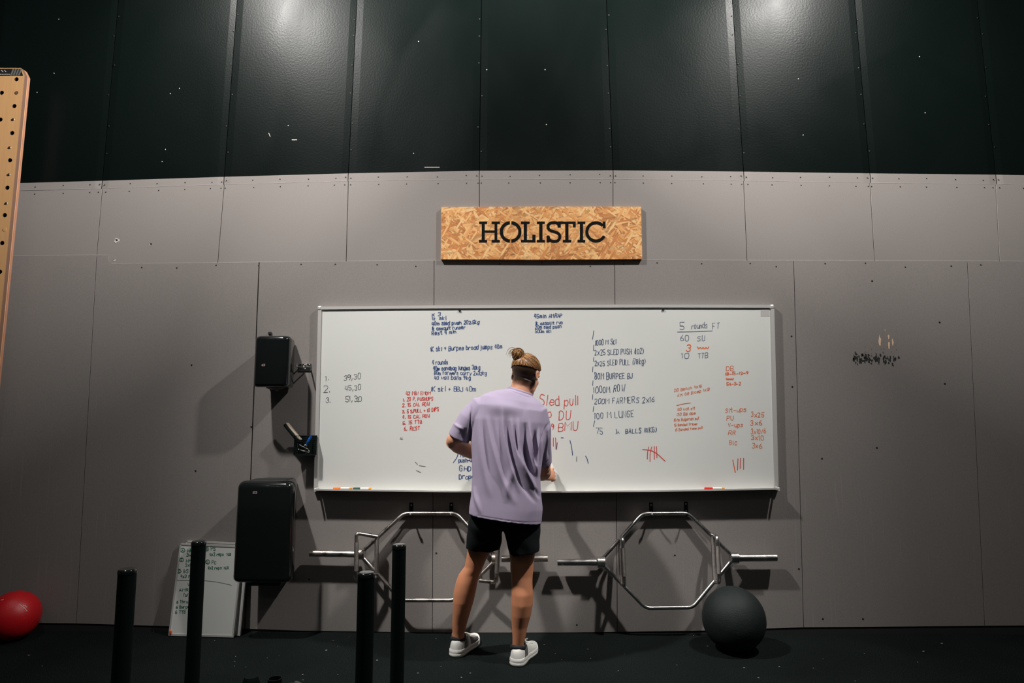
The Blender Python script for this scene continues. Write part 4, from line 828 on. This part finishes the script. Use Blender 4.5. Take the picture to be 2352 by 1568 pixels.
TORSO = [(893, 897, 1172, 1218, .518, .056), (902, 914, 1156, 1224, .525, .064), (917, 932, 1122, 1234, .535, .078), (945, 950, 1100, 1242, .545, .086), (1000, 1000, 1097, 1236, .550, .082), (1060, 1060, 1100, 1228, .555, .076), (1120, 1120, 1098, 1226, .55, .078), (1170, 1170, 1090, 1232, .54, .092), (1205, 1205, 1084, 1236, .525, .100)]
body.add(*slices(LEG_L, 28, 2)); body.add(*slices(LEG_R, 28, 2)); body.add(*slices(TORSO, 36, 2.3))
# neck and head
HC = P(1208.5, 857, .515)
hf = Vector((.44, .85, -.30)).normalized(); hu = (Vector((.07, .05, 1)) - hf*Vector((.07, .05, 1)).dot(hf)).normalized(); hr = hf.cross(hu)
HM = Matrix((hr, hf, hu)).transposed()
hp = lambda x, y, z: HC + HM @ Vector((x, y, z))
def hell(c, r): body.add(*ellipsoid(hp(*c), r, HM, 24, 16))
hell((0, -.008, .022), (.078, .098, .086)); hell((0, .030, -.045), (.060, .064, .085)); hell((0, .062, -.098), (.034, .032, .026)); hell((0, .03, -.085), (.055, .05, .035))
hell((0, .082, .012), (.050, .018, .014)); hell((0, .092, -.074), (.026, .012, .010)); hell((-.032, .066, -.035), (.024, .018, .024)); hell((.032, .066, -.035), (.024, .018, .024))
body.add(*tube([hp(0, .088, .006), hp(0, .104, -.022), hp(0, .112, -.042), hp(0, .098, -.05)], [.010, .013, .015, .010], 12))
for s_ in (-1, 1):
    E3 = HM @ Matrix.Rotation(s_*math.radians(-26), 3, 'Z') @ Matrix.Rotation(math.radians(-12), 3, 'X')
    ec = hp(s_*.0790, -.008, -.018); ep = lambda a, b, c: ec + E3 @ Vector((s_*a, b, c))
    body.add(*ellipsoid(ec, (.005, .014, .024), E3, 14, 10))
    rim = [ep(.003+.004*math.sin(t*3.3), .0135*math.cos(1.2+t*4.2), .024*math.sin(1.2+t*4.2)*(1 if math.sin(1.2+t*4.2) > 0 else .85)) for t in [k/12 for k in range(13)]]
    body.add(*tube(rim, .0048, 8)); body.add(*ellipsoid(ep(.0, .004, -.023), (.005, .007, .009), E3, 10, 8))
body.add(*tube([hp(0, -.012, -.03), P(1197, 884, .525), P(1194, 903, .528)], [.060, .056, .063], 24))
# arms
def arm(pts, rs): body.add(*tube([P(*p) for p in pts], rs, 22))
arm([(1110, 940, .55), (1084, 965, .56), (1058, 994, .555), (1039, 1013, .545)], [.062, .054, .047, .040])
arm([(1038, 1012, .548), (1052, 1022, .48), (1082, 1036, .37), (1106, 1042, .28), (1118, 1044, .20)], [.041, .047, .045, .034, .028])
arm([(1232, 948, .545), (1241, 985, .545), (1246, 1040, .50), (1248, 1076, .445)], [.064, .056, .048, .042])
arm([(1248, 1074, .445), (1249, 1083, .39), (1247, 1087, .30), (1243, 1091, .20), (1241, 1092, .15)], [.040, .045, .044, .035, .029])
body.add(*ellipsoid(P(1249, 1081, .425), (.042, .042, .042), None, 18, 12)); body.add(*ellipsoid(P(1040.5, 1011, .545), (.038, .040, .040), None, 18, 12))
def hand(wrist, f, u, side, curl=1.0):
    """palm and five bent fingers; f points along the hand, u out of its back, side towards the thumb"""
    f, u, side = f.normalized(), u.normalized(), side.normalized()
    pc = lambda a, b, c: wrist + f*a + side*b + u*c
    v, fc = tube([pc(-.01, 0, 0), pc(.02, 0, 0), pc(.055, 0, .002), pc(.085, -.002, .002), pc(.095, -.002, 0)], [(.026, .020), (.033, .020), (.041, .017), (.043, .014), (.036, .010)], 20, True, side)
    body.add(v, fc)
    for k, (b, ln) in enumerate(((.032, .072), (.0105, .080), (-.0115, .075), (-.033, .060))):
        p = pc(.082, b, .001); a = 0; pts = [pc(.06, b*.9, 0), p]; spread = (b+.001)*1.2
        for j, (fr, bend_) in enumerate(((.46, 34), (.30, 52), (.24, 34))):
            a += math.radians(bend_*curl); d = f*math.cos(a) - u*math.sin(a) + side*spread; p = p + d.normalized()*ln*fr; pts.append(p)
        body.add(*tube(pts, [.0085, .0092, .0086, .0078, .0066], 12)); body.add(*ellipsoid(pts[-1], (.0066,)*3, None, 10, 8))
    t0 = pc(.022, .026, -.004); d1 = (f*.6+side*.75-u*.35).normalized(); d2 = (f*.95+side*.10-u*.5).normalized()
    pts = [t0, t0+d1*.036, t0+d1*.036+d2*.030, t0+d1*.036+d2*.030+(f*.8-side*.3-u*.6).normalized()*.024]
    body.add(*tube(pts, [.014, .012, .0098, .0078], 12)); body.add(*ellipsoid(pts[-1], (.0078,)*3, None, 10, 8))
    return pc
WR = P(1241, 1092, .145)
hand(WR, Vector((.88, .42, .10)), Vector((.30, -.86, .36)), Vector((-.2, .15, .95)), 1.12)
hand(P(1118, 1044, .20), Vector((.35, .85, .25)), Vector((-.3, -.45, .8)), Vector((.8, -.3, .2)), .9)
me = remesh(body, .0042, 5, .5)
nv = len(me.vertices); co = np.empty(nv*3, np.float32); me.vertices.foreach_get('co', co); co = co.reshape(-1, 3).astype(float)
# colour of the skin itself: cropped dark hair at the back of the head, stubble, redder calves and elbows
col = np.tile(np.array(SK), (nv, 1))
loc = (co-np.array(HC)) @ np.array(HM)
hx, hy, hz = loc[:, 0], loc[:, 1], loc[:, 2]
nz = np.sin(hx*420)*np.sin(hy*390+1)*np.sin(hz*410+2)
near = (np.linalg.norm(loc, axis=1) < .17)
edge = hz+.100+.45*np.maximum(0, hy+.03)+.005*nz - .95*np.maximum(0, np.abs(hx)-.038)
wgt = np.clip(edge/.038, 0, 1)*near*np.clip((.030-hy)/.012, 0, 1)*(hz < .12)
ear = (np.abs(hx) > .0765) & (hy > -.045) & (hy < .03) & (hz < .03)
wgt = np.where(ear, 0, wgt)[:, None]
col = col*(1-wgt)+np.array(DK)*wgt
px, py = project(co)
low = (py > 1230) & (co[:, 2] < 1.0)
col = np.where(low[:, None], np.array(SKL), col)
a_ = me.color_attributes.new('tint', 'FLOAT_COLOR', 'POINT'); a_.data.foreach_set('color', np.hstack([np.clip(col, 0, 1), np.ones((nv, 1))]).astype(np.float32).ravel())
man = obj('person', me, MT['skin'], label='man in a lavender t-shirt and black shorts, hair in a bun, writing on the whiteboard', cat='person', smooth=True)
for s_ in (-1, 1):
    g = Geo(); g.add(*ellipsoid(hp(s_*.031, .0735, -.006), (.0125, .0115, .0115), HM, 14, 10)); e = g.build('eye', MT['eye'], man, smooth=True)
# hair: swept to a knot on the back of the crown, bun above it
HCOL = [lin(c) for c in ((150, 104, 60), (176, 130, 78), (122, 82, 48), (92, 60, 36), (204, 158, 102), (72, 46, 30))]
RX, RY, RZ = .0815, .1015, .0895
def sk(d, k=1.0): return hp(d.x*RX*k, -.008+d.y*RY*k, .022+d.z*RZ*k)
K = Vector((.16, -.88, .46)).normalized()
def zb(a): # lower hairline for azimuth a (front = +90 deg)
    s = math.sin(a); return -.07 + (.55*max(0, s)**1.5) + (.16*(1-abs(s)))*0 - .06*max(0, -s)
g = Geo(); nu, nvv = 48, 16; vv = []
for j in range(nvv+1):
    for i in range(nu):
        a = 6.2832*i/nu; z0 = zb(a); el0 = math.asin(max(-.9, min(.95, z0))); el = el0+(math.pi/2-el0)*j/nvv
        vv.append(sk(Vector((math.cos(a)*math.cos(el), math.sin(a)*math.cos(el), math.sin(el))), 1.005 if j else .965))
g.add(vv, [(j*nu+i, j*nu+(i+1) % nu, (j+1)*nu+(i+1) % nu, (j+1)*nu+i) for j in range(nvv) for i in range(nu)], 0, lin((92, 58, 32)))
for n_ in range(950):
    a = random.uniform(0, 6.2832); z0 = zb(a)+random.uniform(-.02, .10)
    if n_ % 3 == 0: z0 = random.uniform(z0, .75)
    ce = math.sqrt(max(0, 1-z0*z0)); d0 = Vector((math.cos(a)*ce, math.sin(a)*ce, z0)); kk = (K + Vector((random.uniform(-.10, .10), random.uniform(-.04, .04), random.uniform(-.09, .09)))).normalized()
    lift = random.uniform(1.0, 1.035); pts = []; rr = []
    for t in range(9):
        u = t/8; pts.append(sk(d0.slerp(kk, u).normalized(), 1.0+(lift-1.0)*math.sin(min(1, u*1.6)*1.57)+.012*u)); rr.append((.0019*(.35+.65*math.sin(math.pi*min(.9, u*.8+.12))), .0011))
    g.add(*tube(pts, rr, 5, True, (pts[0]-HC).normalized().cross(pts[-1]-pts[0])), 0, random.choice(HCOL))
g.build('hair', MT['hair'], man, smooth=True)
g = Geo(); kp = sk(K, .97); BC = P(1190, 815, .57)
g.add(*ellipsoid(BC, (.0285, .027, .0295), None, 18, 12), 0, lin((84, 52, 28)))
g.add(*tube([kp, kp.lerp(BC, .5)+Vector((0, -.006, 0)), BC], [.013, .013, .014], 12), 0, lin((110, 70, 36)))
AXS = [Vector((.3, .9, .25)), Vector((-.6, .5, .6)), Vector((.8, .3, -.5))]
for n_ in range(420):
    ax_ = (random.choice(AXS) + Vector((random.gauss(0, .22), random.gauss(0, .22), random.gauss(0, .22)))).normalized(); e1 = ax_.orthogonal().normalized(); e2 = ax_.cross(e1)
    r_ = random.uniform(.027, .034); o_ = random.uniform(0, 6.28); ln = random.uniform(1.6, 4.2); off = ax_*random.uniform(-.013, .013)
    pts = [BC+off+(e1*math.cos(o_+ln*t/9)+e2*math.sin(o_+ln*t/9)*.9)*r_*(1+.10*math.sin(t)) + Vector((0, 0, .1*r_)) for t in range(10)]
    g.add(*tube(pts, [(.0016*(.4+.6*math.sin(math.pi*(t+.5)/10)), .001) for t in range(10)], 5), 0, random.choice(HCOL))
for n_ in range(26): # loose ends curling over the top left of the bun
    p0 = BC+Vector((random.uniform(-.01, .03), random.uniform(-.015, .015), random.uniform(.01, .028))); q = random.uniform(.6, 1.1)
    pts = [p0, p0+Vector((-.018*q, 0, .016*q)), p0+Vector((-.040*q, -.003, .014*q)), p0+Vector((-.056*q, -.004, -.006*q)), p0+Vector((-.060*q, -.004, -.026*q))]
    pts = bend(pts, .02, 3); g.add(*tube(pts, [.0014]*(len(pts)-4)+[.001, .0009, .0007, .0005], 5), 0, random.choice(HCOL))
g.build('hair_bun', MT['hair'], man, smooth=True)

# t-shirt: body and sleeves with open, turned-in hems and modelled drape folds
tee = Geo()
SH = [(891, 909, 1168, 1222, 0.520, .073), (893, 912, 1158, 1227, 0.524, .083), (898, 920, 1130, 1238, 0.532, .092), (908, 930, 1106, 1248, 0.540, .108), (926, 946, 1088, 1257, 0.548, .124), (960, 972, 1081, 1259, 0.555, .132), (1013, 1013, 1081, 1254, 0.562, .134), (1050, 1050, 1084, 1247, 0.568, .134), (1093, 1093, 1085, 1241, 0.572, .135), (1137, 1137, 1082, 1243.5, 0.575, .138), (1163, 1168, 1078, 1247, 0.575, .142), (1178, 1201, 1077, 1243.5, 0.575, .144),
      (1178, 1201, 1081.5, 1239, 0.575, .136), (1150, 1165, 1086, 1236, 0.575, .128)]
tee.add(*slices(SH, 64, 2.5))
def sleeve(pts, rs, ref):
    q = [P(*p) for p in pts]; e = q[-1]; b = q[-2]; d = (b-e).normalized()
    q += [e+d*.004, e+d*.03]; r2 = rs+[tuple(x*.9 for x in rs[-1]), tuple(x*.85 for x in rs[-1])]
    tee.add(*tube(q, r2, 32, True, ref))
sleeve([(1126, 932, .545), (1104, 938, .55), (1080, 965, .558), (1062, 990, .556), (1053.5, 1006, .55)], [(.06, .08), (.074, .09), (.072, .082), (.066, .072), (.064, .067)], (0, 0, 1))
sleeve([(1220, 940, .545), (1232, 948, .547), (1239, 985, .547), (1244.5, 1030, .512), (1248.5, 1061, .468)], [(.06, .08), (.066, .088), (.067, .078), (.054, .068), (.047, .062)], (1, 0, 0))
me = remesh(tee, .0042, 7, .5)
n = len(me.vertices); co = np.empty(n*3, np.float32); me.vertices.foreach_get('co', co); co = co.reshape(-1, 3).astype(float)
nr = np.empty(n*3, np.float32); me.vertices.foreach_get('normal', nr); nr = nr.reshape(-1, 3).astype(float)
px, py = project(co)
cx_ = lambda x: 980+x/3.41
cy_ = lambda y: 770+y/3.41
FOLDS = [ # (points in the crop of the back, width px, height mm)
 ([(590, 560), (600, 760), (640, 960), (700, 1150), (730, 1240)], 7, 9), ([(660, 640), (690, 860), (760, 1060), (850, 1210), (900, 1280)], 6, 11), ([(715, 640), (722, 820), (745, 960), (790, 1080), (850, 1180)], 5, 9),
 ([(805, 680), (815, 840), (835, 980), (862, 1110)], 4.5, 9), ([(885, 720), (870, 860), (858, 1000), (862, 1120)], 4.5, 8), ([(910, 720), (895, 850), (880, 980)], 4, 6),
 ([(470, 620), (520, 860), (570, 1060), (640, 1230), (700, 1330)], 9, 7), ([(400, 620), (420, 860), (450, 1080), (500, 1280)], 9, 5), ([(540, 640), (560, 900), (600, 1100)], 7, 4),
 ([(370, 1180), (395, 1300), (420, 1400)], 6, 5), ([(700, 1000), (640, 1150), (620, 1320)], 10, 4),
 ([(625, 640), (645, 860), (700, 1060), (780, 1220), (870, 1320)], 7, -9), ([(690, 700), (705, 880), (740, 1020)], 5, -8), ([(770, 680), (775, 860), (800, 1000), (845, 1130)], 7, -13), ([(850, 740), (842, 900), (850, 1020)], 5, -13), ([(740, 820), (780, 960), (830, 1080)], 8, -8),
 ([(500, 640), (545, 860), (600, 1080), (660, 1250)], 7, -5), ([(840, 1190), (875, 1245), (895, 1280)], 5, -7), ([(440, 640), (470, 860), (510, 1100)], 7, -4),
 ([(200, 680), (245, 715), (295, 745)], 4.5, 3.1), ([(300, 720), (270, 790), (300, 830)], 8, -3.1), ([(345, 545), (340, 700), (335, 850)], 3.5, -8), ([(972, 665), (935, 730), (890, 830), (855, 1010)], 3.5, -9), ([(970, 690), (940, 760), (935, 900), (920, 1000)], 4, 6), ([(960, 800), (955, 900), (960, 970)], 3.5, -4),
 ([(400, 1412), (600, 1447), (760, 1467), (895, 1462)], 1.6, -2.2), ([(185, 800), (215, 828), (330, 842)], 1.4, -1.6), ([(962, 970), (930, 1005), (862, 1016)], 1.4, -1.6), ([(640, 425), (720, 460), (812, 490)], 1.6, -2.5), ([(450, 560), (620, 560), (760, 590)], 22, 6), ([(560, 480), (650, 520), (760, 560)], 14, -3)]
disp = np.zeros(n)
for pts, w_, h_ in FOLDS:
    P2 = np.array([(cx_(a), cy_(b)) for a, b in (chaikin(pts) if len(pts) > 2 else pts)]); L_ = np.r_[0, np.cumsum(np.linalg.norm(np.diff(P2, axis=0), axis=1))]
    bd_ = np.full(n, 1e9); bt = np.zeros(n)
    for k in range(len(P2)-1):
        a, b = P2[k], P2[k+1]; ab = b-a; t = np.clip(((px-a[0])*ab[0]+(py-a[1])*ab[1])/(ab@ab+1e-9), 0, 1)
        dd = np.hypot(px-a[0]-t*ab[0], py-a[1]-t*ab[1]); m_ = dd < bd_; bd_[m_] = dd[m_]; bt[m_] = (L_[k]+t[m_]*(L_[k+1]-L_[k]))/L_[-1]
    tap = np.sin(np.pi*np.clip(bt*.97+.015, 0, 1))**1.1 if abs(h_) > 3 else 1
    disp += h_*(2.5 if abs(h_) > 3 else 1)/1000*np.exp(-(bd_/(w_*.8))**2)*tap
back = np.clip(-nr[:, 1]*1.6, 0, 1)
wob = .0012*np.sin(co[:, 0]*31+np.sin(co[:, 2]*9)*2+1)*np.sin(co[:, 2]*11+1)
co += nr*((disp*back)+wob)[:, None]
me.vertices.foreach_set('co', co.astype(np.float32).ravel()); me.update()
obj('t_shirt', me, MT['shirt'], man, smooth=True)
g = Geo(); cpts = []
for k in range(41):
    an = 6.2832*k/40; A, B = P(1167.5, 890, .52), P(1222.5, 908.5, .52); c = (A+B)/2; h = (B-A)/2
    cpts.append(c+h*math.cos(an)*1.0+Vector((0, .073*math.sin(an), 0)))
g.add(*tube(cpts, [(.009, .004)]*41, 8, False, (0, 0, 1))); g.build('collar', MT['shirt'], man, smooth=True)

# shorts
sh = Geo()
def recess(sl, k=.9):
    y0, y1, a, b, d, r = sl[-1]; m = (a+b)/2; h = (b-a)/2*k
    return sl+[(y0-1, y1-1, m-h, m+h, d, r*k), (y0-14, y1-14, m-h, m+h, d, r*k)]
sh.add(*slices([(1130, 1130, 1092, 1234, 0.530, .118), (1165, 1165, 1082, 1240, 0.540, .128), (1190, 1190, 1077, 1242, 0.535, .130), (1205, 1205, 1075, 1242, 0.520, .126), (1212, 1214, 1078, 1238, 0.520, .10)], 48, 2.4))
sh.add(*slices(recess([(1180, 1180, 1078, 1158, 0.520, .122), (1205, 1205, 1074.5, 1156, 0.515, .120), (1225, 1225, 1072.5, 1153, 0.505, .112), (1248, 1248, 1070.5, 1151, 0.490, .104), (1259, 1261, 1069.5, 1149, 0.480, .100)]), 40, 2.3))
sh.add(*slices(recess([(1180, 1180, 1150, 1242, 0.530, .124), (1207, 1207, 1154, 1241.5, 0.535, .122), (1228, 1228, 1159.5, 1240.5, 0.540, .116), (1250, 1250, 1165, 1240, 0.545, .108), (1272, 1264, 1170, 1239, 0.550, .102)]), 40, 2.3))
me = remesh(sh, .006, 4, .5)
n = len(me.vertices); co = np.empty(n*3, np.float32); me.vertices.foreach_get('co', co); co = co.reshape(-1, 3).astype(float); nr = np.empty(n*3, np.float32); me.vertices.foreach_get('normal', nr); nr = nr.reshape(-1, 3).astype(float)
co += nr*(.003*np.sin(co[:, 0]*60+co[:, 2]*35)*np.sin(co[:, 2]*30-co[:, 0]*20))[:, None]
me.vertices.foreach_set('co', co.astype(np.float32).ravel()); me.update()
obj('shorts', me, MT['shorts'], man, smooth=True)

# shoes
def shoe(heel, yaw, lat, ank, lab):
    """heel: floor point under the back of the heel; lat = +1 when the outer side is local +x"""
    Mz = Matrix.Rotation(yaw, 3, 'Z'); T = lambda x, y, z: Vector((heel.x, heel.y, 0)) + Mz @ Vector((x, y, z))
    OUT = [(0, .006), (.0015, .014), (.005, .023), (.012, .032), (.022, .0385), (.04, .0435), (.07, .0445), (.11, .0415), (.14, .0425), (.175, .049), (.205, .0525), (.232, .051), (.252, .046), (.268, .039), (.280, .030), (.288, .021), (.292, .013), (.294, .005)]
    HT = [(0, .050), (.002, .070), (.006, .084), (.015, .093), (.03, .096), (.06, .092), (.09, .094), (.115, .098), (.14, .092), (.17, .079), (.205, .067), (.24, .058), (.265, .052), (.280, .047), (.290, .040), (.294, .032)]
    ipy = lambda tab, y: float(np.interp(y, [t[0] for t in tab], [t[1] for t in tab])); sway = lambda y: .010*lat*-1*math.sin(y/.295*3.14)*.4
    ys = [0, .0015, .004, .008, .014, .022, .034, .05, .07, .09, .11, .13, .15, .17, .19, .21, .23, .248, .262, .273, .281, .287, .291, .294]; n_ = 26
    g = Geo(); v = []
    for y in ys:
        w, h = ipy(OUT, y), ipy(HT, y); z0 = .022
        for k in range(n_):
            an = math.pi*k/(n_-1); cx, sz = math.cos(an), math.sin(an)
            v.append(T(sway(y)+w*.97*math.copysign(abs(cx)**.62, cx)*(1-.06*sz), y, z0+(h-z0)*sz**.72))
    f = [(i*n_+k, i*n_+k+1, (i+1)*n_+k+1, (i+1)*n_+k) for i in range(len(ys)-1) for k in range(n_-1)]
    f += [(i*n_, (i+1)*n_, (i+1)*n_+n_-1, i*n_+n_-1) for i in range(len(ys)-1)] + [tuple(range(n_))[::-1], tuple(range((len(ys)-1)*n_, len(ys)*n_))]
    g.add(v, f); s = g.build('shoe', MT['shoe'], man, label=lab, smooth=True)
    ms = s.modifiers.new('sub', 'SUBSURF'); ms.levels = ms.render_levels = 1
    # sole with flared edge and a groove
    prof = [(.0, .90), (.003, .98), (.008, 1.035), (.014, 1.05), (.0175, 1.02), (.0195, 1.02), (.0225, 1.045), (.030, 1.035), (.035, 1.0), (.036, .88)]
    g = Geo(); ring = [(ipy(OUT, y), y) for y in ys]; loop = [(w, y) for w, y in ring]+[(-w, y) for w, y in ring[::-1]]
    v = []
    for z, kx in prof:
        for (w, y) in loop:
            yy = .147+(y-.147)*(1+.35*(kx-1)); lift = .022*max(0, (y-.22)/.07)**2*.6
            v.append(T(sway(y)+w*kx, yy, z*(1+.25*max(0, 1-y/.15))+lift))
    m_ = len(loop); f = [(i*m_+k, i*m_+(k+1) % m_, (i+1)*m_+(k+1) % m_, (i+1)*m_+k) for i in range(len(prof)-1) for k in range(m_)]
    f += [tuple(range(m_))[::-1], tuple(range((len(prof)-1)*m_, len(prof)*m_))]
    g.add(v, f); g.build('sole', MT['sole'], s, smooth=True)
    # padded black collar round the ankle, grey toe side, laces, three stripes
    ac = Vector(ank); cp = [Vector((ac.x, ac.y, 0))+Mz @ Vector((.0385*math.cos(6.2832*k/24), .004+.050*math.sin(6.2832*k/24), .086+.014*abs(math.sin(6.2832*k/24))**1.5)) for k in range(25)]
    g = Geo(); g.add(*tube(cp, [(.0105, .0055)]*25, 10, False, (0, 0, 1))); g.build('collar_lining', MT['shoeblack'], s, smooth=True)
    def skinpt(y, deg, k=1.02):
        an = math.radians(deg); w, h = ipy(OUT, y), ipy(HT, y); cx, sz = math.cos(an), math.sin(an)
        return T(sway(y)+w*.97*k*math.copysign(abs(cx)**.62, cx)*(1-.06*sz), y, .022+(h*k-.022)*sz**.72)
    for sd in (0, 1):
        for j in range(3):
            y0 = .050+.019*j; g = Geo(); pts = []
            for t in range(8):
                dg_ = 3+50*t/7; pts.append(skinpt(y0+.024*t/7, dg_ if sd == 0 else 180-dg_, 1.035))
            nn = (Mz @ Vector((1 if sd == 0 else -1, -.1, .25))).normalized(); v = []; hw = .0052
            for p in pts: v += [p+Mz @ Vector((0, -hw, 0)), p+Mz @ Vector((0, hw, 0))]
            g.add(v, [(2*i, 2*i+1, 2*i+3, 2*i+2) for i in range(7)]); g.build('stripe', MT['shoeblack'], s, fix=False)
        g = Geo(); v = []; rows = 6
        for t in range(rows):
            y = .135+.105*t/(rows-1)
            for dg_ in (8, 22, 36, 48): v.append(skinpt(y, dg_ if sd == 0 else 180-dg_, 1.02))
        g.add(v, [(r*4+c, r*4+c+1, (r+1)*4+c+1, (r+1)*4+c) for r in range(rows-1) for c in range(3)])
        inner = (sd == 0) != (lat > 0)
        g.build('side_panel', MT['shoegrey' if inner else 'shoe'], s, fix=False)
    for j in range(5):
        y = .125+.020*j; g = Geo(); g.add(*tube([skinpt(y, d_, 1.06) for d_ in (60, 75, 90, 105, 120)], .0032, 8)); g.build('lace', MT['white'], s, smooth=True)
    lp = [T(.0+.03*math.sin(a_)*(1 if lat > 0 else -1), .112+.012*math.cos(a_), .104+.016*math.sin(a_)) for a_ in [6.2832*k/14 for k in range(15)]]
    g = Geo(); g.add(*tube(lp, .003, 7)); g.build('lace_bow', MT['white'], s, smooth=True)
    return s
gl = G(1043, 1509); grr = G(1186, 1529)
al = P(1052, 1478, .375); ar = P(1189.5, 1492, .508)
shoe(Vector((al.x-.018, al.y-.058, 0)), math.radians(-20), -1, (al.x, al.y, 0), 'left white trainer with three black stripes')
shoe(Vector((ar.x-.014, ar.y-.060, 0)), math.radians(-20), 1, (ar.x, ar.y, 0), 'right white trainer with black lining')
for (p, dz, nm) in ((al, .117, 'sock'), (ar, .095, 'sock')):
    g = Geo(); g.add(*tube([(p.x, p.y, .06), (p.x, p.y, dz-.006), (p.x, p.y, dz)], [.0375, .0375, .0365], 24)); g.build('sock', MT['sock'], man, smooth=True)
# cloth of paper held against the board
g = Geo(); base = [(1262, 1064), (1266, 1062), (1281, 1088), (1279, 1092), (1270, 1090), (1262, 1082)]; v = []
ds = [.062, .056, .040, .043, .060, .072]
v = [P(x, y, d) for (x, y), d in zip(base, ds)]; cen = sum(v, Vector())/len(v)+Vector((0, -.006, 0))
g.add(v+[cen], [(i, (i+1) % 6, 6) for i in range(6)]); bm_ = g.mesh('paper')
o = obj('paper_towel', bm_, MT['paper'], label="small folded white paper towel in the man's right hand against the whiteboard", cat='paper towel')
md = o.modifiers.new('t', 'SOLIDIFY'); md.thickness = .0015
